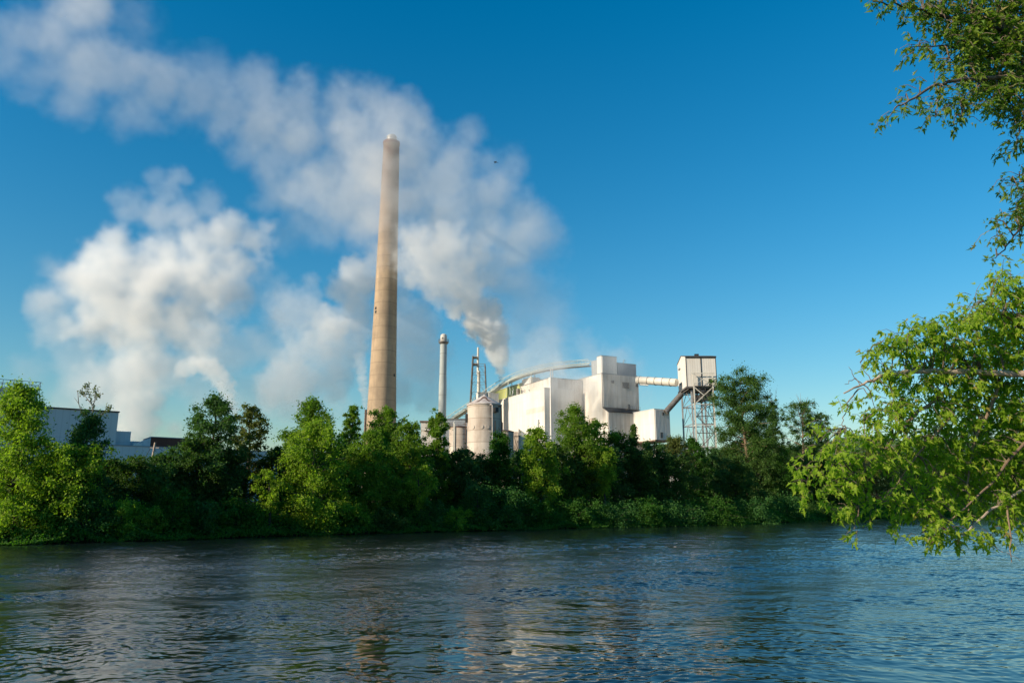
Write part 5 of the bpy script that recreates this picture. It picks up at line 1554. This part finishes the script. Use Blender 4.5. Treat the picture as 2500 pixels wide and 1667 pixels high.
up_limbs = [
 ([(2860, -150, 11.6), (2700, -260, 12), (2560, -320, 12), (2440, -300, 12)], .06, .012, 'bark_dark'),
 ([(3000, 100, 11), (3080, -60, 10.7), (3060, -300, 10.9)], .07, .015, 'bark_dark'),
 ([(2960, 260, 11), (3120, 200, 10.3), (3280, 80, 9.7)], .06, .012, 'bark_dark'),
 ([(2680, 330, 12), (2560, 190, 11.8), (2450, 190, 11.5), (2400, 192, 11.3), (2330, 198, 11.1), (2270, 215, 10.9), (2220, 245, 10.7), (2185, 268, 10.6), (2160, 300, 10.5)], .05, .005, 'bark'),
 ([(2640, 160, 12), (2500, 90, 11.8), (2400, 60, 11.6), (2300, 40, 11.3), (2200, 15, 11.1), (2130, 5, 11)], .06, .006, 'bark_dark'),
 ([(2620, 300, 12), (2520, 180, 11.9), (2400, 130, 11.6), (2300, 115, 11.3), (2225, 115, 11)], .04, .005, 'bark_dark'),
 ([(2640, 450, 12), (2550, 500, 11.7), (2490, 555, 11.4), (2465, 595, 11.2), (2440, 622, 11.1), (2425, 635, 11.1)], .025, .004, 'bark_dark'),
 ([(2640, 420, 12), (2540, 450, 11.7), (2490, 445, 11.5), (2445, 440, 11.4)], .02, .004, 'bark_dark'),
 ([(2620, 240, 12.1), (2520, 260, 11.8), (2490, 310, 11.6), (2480, 360, 11.4)], .03, .005, 'bark_dark'),
 ([(2400, 195, 11.3), (2370, 235, 11.1), (2345, 285, 10.9)], .015, .004, 'bark'),
 ([(2300, 205, 11), (2290, 240, 10.9), (2284, 285, 10.8)], .012, .004, 'bark'),
]
tb2 = Vector((11.2, 9.6, 1.0))
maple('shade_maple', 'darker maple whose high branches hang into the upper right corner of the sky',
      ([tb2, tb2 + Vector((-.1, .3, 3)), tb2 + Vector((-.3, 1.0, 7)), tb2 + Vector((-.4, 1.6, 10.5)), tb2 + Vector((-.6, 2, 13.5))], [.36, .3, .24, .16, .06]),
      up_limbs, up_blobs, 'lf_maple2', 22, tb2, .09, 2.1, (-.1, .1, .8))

# ---- a bird in the sky
def bird():
    c = P(1210, 396, 160)
    root = thing('bird', 'small dark bird flying in the blue sky right of the chimney top', 'bird', c)
    mb = MB()
    d = Vector((-.85, .1, .35)).normalized(); sd = Vector((.35, .6, .75)).normalized(); sd = (sd - d * sd.dot(d)).normalized()
    upv = d.cross(sd)
    pr = [(-.42, .02), (-.30, .05), (-.12, .105), (.08, .115), (.22, .08), (.31, .055), (.38, .062), (.43, .045), (.50, .01)]
    mb.tube([c + d * t for t, _ in pr], [q_ for _, q_ in pr], 10)
    def wing(s):
        pts = [(.14, 0, 0), (.20, .22, .09), (.10, .50, .10), (-.02, .62, .06), (-.06, .40, .07), (-.14, .2, .06), (-.14, 0, 0)]
        v1 = [c + d * a + sd * (b * s) + upv * h for a, b, h in pts]
        n = len(v1)
        v2 = [p - upv * .025 for p in v1]
        mb.add(v1 + v2, [tuple(range(n)), tuple(range(2 * n - 1, n - 1, -1))] + [(i, (i + 1) % n, n + (i + 1) % n, n + i) for i in range(n)])
    wing(1); wing(-1)
    tl = [c - d * .36 + sd * .03, c - d * .62 + sd * .12, c - d * .66, c - d * .62 - sd * .12, c - d * .36 - sd * .03]
    mb.add(tl + [p - upv * .02 for p in tl], [(0, 1, 2, 3, 4), (9, 8, 7, 6, 5)] + [(i, (i + 1) % 5, 5 + (i + 1) % 5, 5 + i) for i in range(5)])
    mb.build('body', M['black'], root)
bird()

# ------------------------------------------------------------------ steam
def steam_mat(name, dens, col=(1, 1, 1), aniso=.25):
    m = bpy.data.materials.new(name); m.use_nodes = True
    t = m.node_tree; t.nodes.remove(t.nodes['Principled BSDF'])
    pv = t.nodes.new('ShaderNodeVolumePrincipled')
    t.links.new(pv.outputs[0], t.nodes['Material Output'].inputs['Volume'])
    pv.inputs['Color'].default_value = tuple(col) + (1,)
    pv.inputs['Density'].default_value = dens
    pv.inputs['Anisotropy'].default_value = aniso
    return m

def fbm(shape, vox, big, beta, seed):
    """cloud noise: random field with a power spectrum, largest features `big` metres"""
    r = np.random.default_rng(seed)
    f = np.fft.rfftn(r.standard_normal(shape))
    ks = np.meshgrid(np.fft.fftfreq(shape[0]) / vox, np.fft.fftfreq(shape[1]) / vox, np.fft.rfftfreq(shape[2]) / vox, indexing='ij')
    k = np.sqrt(sum(q * q for q in ks))
    k = np.maximum(k, 1 / big)
    a = k ** (-beta / 2); a[0, 0, 0] = 0
    x = np.fft.irfftn(f * a, s=shape, axes=(0, 1, 2))
    return (x / x.std()).astype(np.float32)

def volume(name, D, lo, hi, mat):
    """steam whose density grid D fills the box lo..hi"""
    nx, ny, nz = D.shape
    me = bpy.data.meshes.new(name); me.vertices.add(D.size)
    a = me.attributes.new('density_value', 'FLOAT', 'POINT')
    a.data.foreach_set('value', np.ascontiguousarray(D.ravel(order='F'), dtype=np.float32))
    ob = bpy.data.objects.new(name, me); C.objects.link(ob); me.materials.append(mat)
    g = bpy.data.node_groups.new(name, 'GeometryNodeTree')
    g.interface.new_socket('Geometry', in_out='INPUT', socket_type='NodeSocketGeometry')
    g.interface.new_socket('Geometry', in_out='OUTPUT', socket_type='NodeSocketGeometry')
    N, L = g.nodes.new, g.links.new
    i, o = N('NodeGroupInput'), N('NodeGroupOutput')
    pos = N('GeometryNodeInputPosition')
    def vm(op, src, val):
        x = N('ShaderNodeVectorMath'); x.operation = op; L(src, x.inputs[0])
        if val is not None: x.inputs[1].default_value = val
        return x
    v = vm('SUBTRACT', pos.outputs[0], lo)
    v = vm('DIVIDE', v.outputs[0], [(hi[k] - lo[k]) / (D.shape[k] - 1) for k in range(3)])
    v = vm('ADD', v.outputs[0], (.5, .5, .5))
    v = vm('FLOOR', v.outputs[0], None)
    v = vm('DOT_PRODUCT', v.outputs[0], (1, nx, nx * ny))
    na = N('GeometryNodeInputNamedAttribute'); na.data_type = 'FLOAT'; na.inputs[0].default_value = 'density_value'
    si = N('GeometryNodeSampleIndex'); si.data_type = 'FLOAT'; si.domain = 'POINT'; si.clamp = True
    L(i.outputs[0], si.inputs['Geometry']); L(na.outputs[0], si.inputs['Value']); L(v.outputs['Value'], si.inputs['Index'])
    vc = N('GeometryNodeVolumeCube'); L(si.outputs[0], vc.inputs['Density'])
    vc.inputs['Min'].default_value = lo; vc.inputs['Max'].default_value = hi
    for k, n in enumerate('XYZ'): vc.inputs['Resolution ' + n].default_value = D.shape[k]
    sm = N('GeometryNodeSetMaterial'); sm.inputs['Material'].default_value = mat
    L(vc.outputs[0], sm.inputs[0]); L(sm.outputs[0], o.inputs[0])
    md = ob.modifiers.new('steam', 'NODES'); md.node_group = g
    return ob

def plume(name, puffs, vox, dens, seed, big, amp, soft=.5, thr=0., depth=.8, label=None):
    """puffs: (x, y, distance, radius in photo pixels, strength) read as balls of steam in space"""
    c = np.array([tuple(P(x, y, Y)) for x, y, Y, rr, s in puffs])
    rad = np.array([rr * pxm(P(x, y, Y)) for x, y, Y, rr, s in puffs])
    st = np.array([p[4] for p in puffs])
    pad = rad * 1.25
    lo = (c - pad[:, None]).min(0); hi = (c + pad[:, None]).max(0)
    lo[2] = max(lo[2], 4.2)
    shape = [int(math.ceil((hi[k] - lo[k]) / vox)) + 1 for k in range(3)]
    hi = lo + vox * (np.array(shape) - 1)
    X, Yc, Zc = [(lo[k] + vox * np.arange(shape[k])).astype(np.float32) for k in range(3)]
    even = [s + s % 2 for s in shape]
    nz = fbm(even, vox, big, 3.5, seed)[:shape[0], :shape[1], :shape[2]]
    S = np.full(shape, -9, np.float32); A = np.zeros(shape, np.float32); W = np.full(shape, 1e-6, np.float32)
    for (cx, cy, cz), rr, s in zip(c, rad, st):
        sl = []
        for ax_, cc in ((X, cx), (Yc, cy), (Zc, cz)):
            i0, i1 = np.searchsorted(ax_, cc - rr * 1.3), np.searchsorted(ax_, cc + rr * 1.3)
            sl.append(slice(i0, i1))
        d = np.sqrt(((X[sl[0]] - cx) ** 2)[:, None, None] + ((Yc[sl[1]] - cy) / depth) ** 2 [None, :, None] if False else
                    ((X[sl[0]] - cx) ** 2)[:, None, None] + (((Yc[sl[1]] - cy) / depth) ** 2)[None, :, None] + ((Zc[sl[2]] - cz) ** 2)[None, None, :]) / rr
        s_ = 1 - d
        v = S[tuple(sl)]; np.maximum(v, s_, out=v)
        g = np.exp(-2.2 * d * d) * (d < 1.3)
        A[tuple(sl)] += g * s; W[tuple(sl)] += g
    A /= W
    f = np.clip((S + amp * nz - thr) / soft, 0, 1)
    f = f * f * (3 - 2 * f) * (S > -1.5)
    # fade at the box faces so that nothing is cut off flat
    for k in range(3):
        n = shape[k]; e = np.minimum(np.arange(n), np.arange(n)[::-1]) / 4.0
        e = np.clip(e, 0, 1)
        f = f * e.reshape([-1 if q == k else 1 for q in range(3)])
    D = (A * f).astype(np.float32)
    ob = volume(name, D, tuple(map(float, lo)), tuple(map(float, hi)), steam_mat(name, dens))
    tag(ob, label, 'steam', kind='stuff')
    return ob

# the jet from the mill roof
jet = [(1223, 922, 346, 11.0, 2.4), (1222, 905, 346, 15.4, 2.4), (1220, 888, 345, 18.5, 2.4), (1216, 870, 345, 26.9, 2.4), (1211, 850, 344, 32.2, 2.4), (1203, 830, 343, 39.5, 2.4), (1196, 808, 342, 44.8, 2.4), (1185, 785, 341, 50.1, 2.4), (1172, 765, 340, 38.4, 1.8), (1160, 745, 338, 43.5, 1.8), (1145, 725, 336, 48.6, 0.75), (1125, 705, 334, 51.2, 0.75), (1108, 755, 336, 25.6, 1.8), (1100, 735, 335, 33.3, 0.52), (1100, 690, 332, 56.3, 0.71), (1075, 725, 333, 30.7, 0.52), (1070, 675, 330, 67.5, 0.45), (1048, 650, 327, 70.4, 0.42), (1035, 625, 324, 73.3, 0.4), (1015, 670, 326, 44.0, 0.4), (1000, 640, 324, 48.4, 0.38), (1150, 690, 332, 52, 0.64), (1110, 660, 329, 66.0, 0.42), (1065, 620, 325, 66.0, 0.4), (1020, 590, 322, 61.6, 0.33), (1090, 600, 325, 66.0, 0.3)]
plume('steam_jet', jet, .62, .19, 31, 13, .18, .62, -.08, .9, 'white steam jet puffing up from the mill roof')
drift = [(1130, 720, 338, 60, 0.75), (1180, 760, 338, 50, 0.525), (1240, 800, 325, 60, 0.167), (1300, 850, 318, 60, 0.21), (1220, 680, 338, 75, 0.63), (1260, 640, 338, 65, 0.54), (1160, 640, 338, 85, 0.825), (1085, 610, 338, 85, 0.6), (1010, 580, 338, 80, 0.6), (1190, 560, 338, 90, 0.675), (1250, 580, 338, 60, 0.525), (1100, 520, 338, 100, 0.5), (1200, 470, 338, 85, 0.45), (1245, 400, 338, 55, 0.24), (1150, 330, 338, 45, 0.3), (1200, 400, 338, 60, 0.3), (1000, 500, 338, 110, 0.6), (900, 540, 338, 90, 0.5), (850, 480, 338, 110, 0.5), (780, 430, 338, 100, 0.48), (900, 400, 338, 120, 0.5), (1010, 390, 338, 110, 0.5), (1090, 420, 338, 100, 0.4), (860, 330, 338, 110, 0.45), (980, 300, 338, 80, 0.38), (900, 235, 338, 60, 0.32), (820, 250, 338, 80, 0.4), (720, 350, 335, 105, 0.48), (740, 250, 336, 80, 0.38), (640, 300, 332, 105, 0.4), (620, 210, 331, 75, 0.24), (560, 270, 328, 95, 0.368), (480, 250, 325, 95, 0.223), (500, 180, 326, 75, 0.119), (390, 210, 321, 100, 0.336), (320, 280, 317, 70, 0.2), (300, 180, 316, 105, 0.304), (220, 140, 313, 110, 0.304), (200, 40, 312, 95, 0.384), (130, 90, 309, 100, 0.288), (180, 230, 311, 80, 0.2), (90, 190, 307, 80, 0.192), (60, 80, 306, 85, 0.2), (10, 140, 303, 75, 0.176), (220, -60, 313, 90, 0.32), (330, 60, 318, 70, 0.128), (720, 480, 335, 70, 0.26), (660, 400, 333, 70, 0.24), (790, 560, 338, 60, 0.25), (600, 370, 330, 55, 0.16), (960, 345, 324, 50, 0.08), (1150, 600, 345, 110, 0.6), (1240, 640, 345, 90, 0.48), (1180, 520, 345, 100, 0.54), (1260, 520, 345, 70, 0.42), (1080, 560, 345, 110, 0.45), (680, 470, 345, 70, 0.3), (700, 560, 345, 60, 0.2), (945, 330, 326, 60, 0.558), (930, 370, 325, 60, 0.558), (955, 400, 325, 65, 0.558), (935, 440, 325, 65, 0.527), (950, 490, 325, 65, 0.496), (930, 540, 325, 65, 0.465), (955, 590, 325, 60, 0.372), (935, 640, 326, 45, 0.248), (1270, 700, 342, 110, 0.33), (1320, 790, 336, 100, 0.21), (1260, 600, 344, 110, 0.39), (1390, 870, 320, 80, 0.12), (1500, 885, 300, 45, 0.16), (1300, 905, 318, 55, 0.24)]
plume('steam_cloud', drift, 1.4, .10, 32, 48, .20, 1.2, -.28, .6, 'broad grey steam drift blown across the chimney top to the upper left')
mist = [(1340, 950, 297, 45, .8), (1380, 965, 294, 55, 1.0), (1420, 955, 294, 50, .9), (1400, 905, 300, 55, .8), (1350, 900, 308, 55, .75), (1300, 890, 316, 55, .6), (1255, 885, 322, 45, .45), (1450, 880, 300, 45, .55), (1510, 880, 300, 50, .5), (1550, 900, 299, 40, .35), (1430, 850, 303, 50, .35), (1500, 960, 292, 45, .3), (1340, 850, 312, 60, .35), (1560, 960, 292, 40, .2)]
plume('steam_mist', mist, .9, .075, 37, 20, .22, .9, -.2, .7, 'thin bright mist drifting over the mill roof and its curved conveyor')
left = [(235, 1085, 330, 45, 0.6), (300, 1060, 330, 50, 0.9), (340, 1040, 330, 60, 0.9), (330, 980, 330, 80, 0.825), (310, 920, 330, 85, 0.75), (350, 880, 328, 80, 0.6), (250, 930, 330, 80, 0.45), (200, 960, 332, 70, 0.2), (180, 880, 330, 60, 0.18), (330, 830, 326, 100, 0.85), (250, 760, 325, 95, 0.9), (350, 760, 324, 115, 1.0), (440, 780, 325, 105, 0.85), (500, 830, 326, 80, 0.5), (280, 680, 322, 105, 1.0), (380, 670, 321, 115, 1.05), (480, 690, 322, 110, 0.95), (560, 650, 322, 85, 0.85), (620, 590, 322, 55, 0.8), (650, 555, 322, 32, 0.7), (590, 720, 324, 70, 0.5), (280, 605, 320, 55, 1.0), (230, 640, 322, 55, 0.9), (180, 700, 324, 75, 0.7), (135, 740, 324, 60, 0.5), (140, 800, 326, 60, 0.3), (400, 600, 319, 75, 0.7), (470, 590, 320, 75, 0.75), (540, 580, 321, 70, 0.8), (330, 510, 316, 50, 0.28), (380, 530, 317, 60, 0.35), (450, 520, 317, 60, 0.28), (410, 470, 315, 45, 0.3), (430, 430, 314, 30, 0.42), (455, 440, 314, 20, 0.35), (380, 430, 313, 28, 0.2), (300, 480, 315, 35, 0.22), (500, 500, 318, 50, 0.2), (640, 680, 323, 45, 0.25), (660, 700, 323, 45, 0.16), (120, 650, 322, 40, 0.14), (420, 900, 327, 60, 0.6), (560, 880, 328, 70, 0.22), (640, 850, 328, 70, 0.22), (700, 900, 328, 75, 0.22), (620, 950, 329, 75, 0.2), (720, 960, 330, 70, 0.2), (800, 980, 330, 60, 0.18), (500, 960, 329, 60, 0.22), (680, 790, 326, 50, 0.22), (430, 1045, 331, 26, 0.75), (150, 1000, 333, 60, 0.18), (80, 900, 332, 60, 0.12)]
plume('steam_cloud', left, 1.5, .15, 33, 36, .20, .85, -.22, .6, 'big bright cloud of steam standing over the shaded mill on the left')
wisp = [(578, 1015, 318, 12, 1.1), (572, 1000, 318, 16, 1.1), (566, 985, 318, 20, 1.1), (558, 965, 317, 24, 1.0), (550, 945, 317, 26, 1.), (538, 925, 317, 28, .95), (520, 905, 317, 30, .9), (500, 892, 317, 28, .85), (478, 890, 318, 26, .75), (455, 900, 319, 26, .6), (440, 912, 320, 20, .45)]
plume('steam_wisp', wisp, .7, .15, 34, 12, .22, .42, .02, .9, 'short bright steam wisp curling left behind the tall pointed tree')
behind = [(893, 999, 300, 5, 1.2), (893, 992, 300, 7, 1.2), (892, 984, 300, 9, 1.1), (891, 974, 300, 11, 1.0), (889, 962, 300, 13, 1.), (887, 950, 300, 14, .95), (885, 937, 300, 15, .9), (883, 922, 300, 17, .85), (880, 906, 300, 18, .75), (878, 890, 301, 18, .6), (877, 872, 302, 17, .4)]
plume('steam_wisp', behind, .45, .16, 35, 7, .2, .4, .02, .9, 'thin steam wisp rising from the little stack left of the chimney foot')
mid = [(880, 660, 375, 40, 0.95), (850, 680, 375, 45, 1.0), (890, 700, 375, 55, 0.95), (830, 720, 376, 40, 0.9), (860, 740, 376, 60, 0.9), (810, 770, 377, 45, 0.85), (780, 790, 377, 40, 0.8), (830, 800, 378, 65, 0.6), (760, 830, 378, 50, 0.6), (800, 860, 379, 65, 0.42), (740, 860, 379, 45, 0.35), (850, 860, 379, 60, 0.4), (820, 920, 380, 55, 0.42), (760, 920, 380, 55, 0.375), (880, 800, 379, 60, 0.5), (960, 700, 377, 60, 0.3), (960, 800, 379, 60, 0.375), (1000, 900, 381, 60, 0.3), (1050, 960, 383, 55, 0.24), (930, 640, 373, 50, 0.5), (755, 690, 377, 26, 0.24), (1000, 800, 378, 90, 0.3), (1030, 880, 380, 80, 0.28), (960, 950, 380, 70, 0.28), (720, 760, 378, 80, 0.2), (700, 940, 380, 80, 0.3)]
plume('steam_cloud', mid, 1.2, .16, 36, 22, .18, .6, -.16, .7, 'bright billow of steam half hidden behind the concrete chimney')
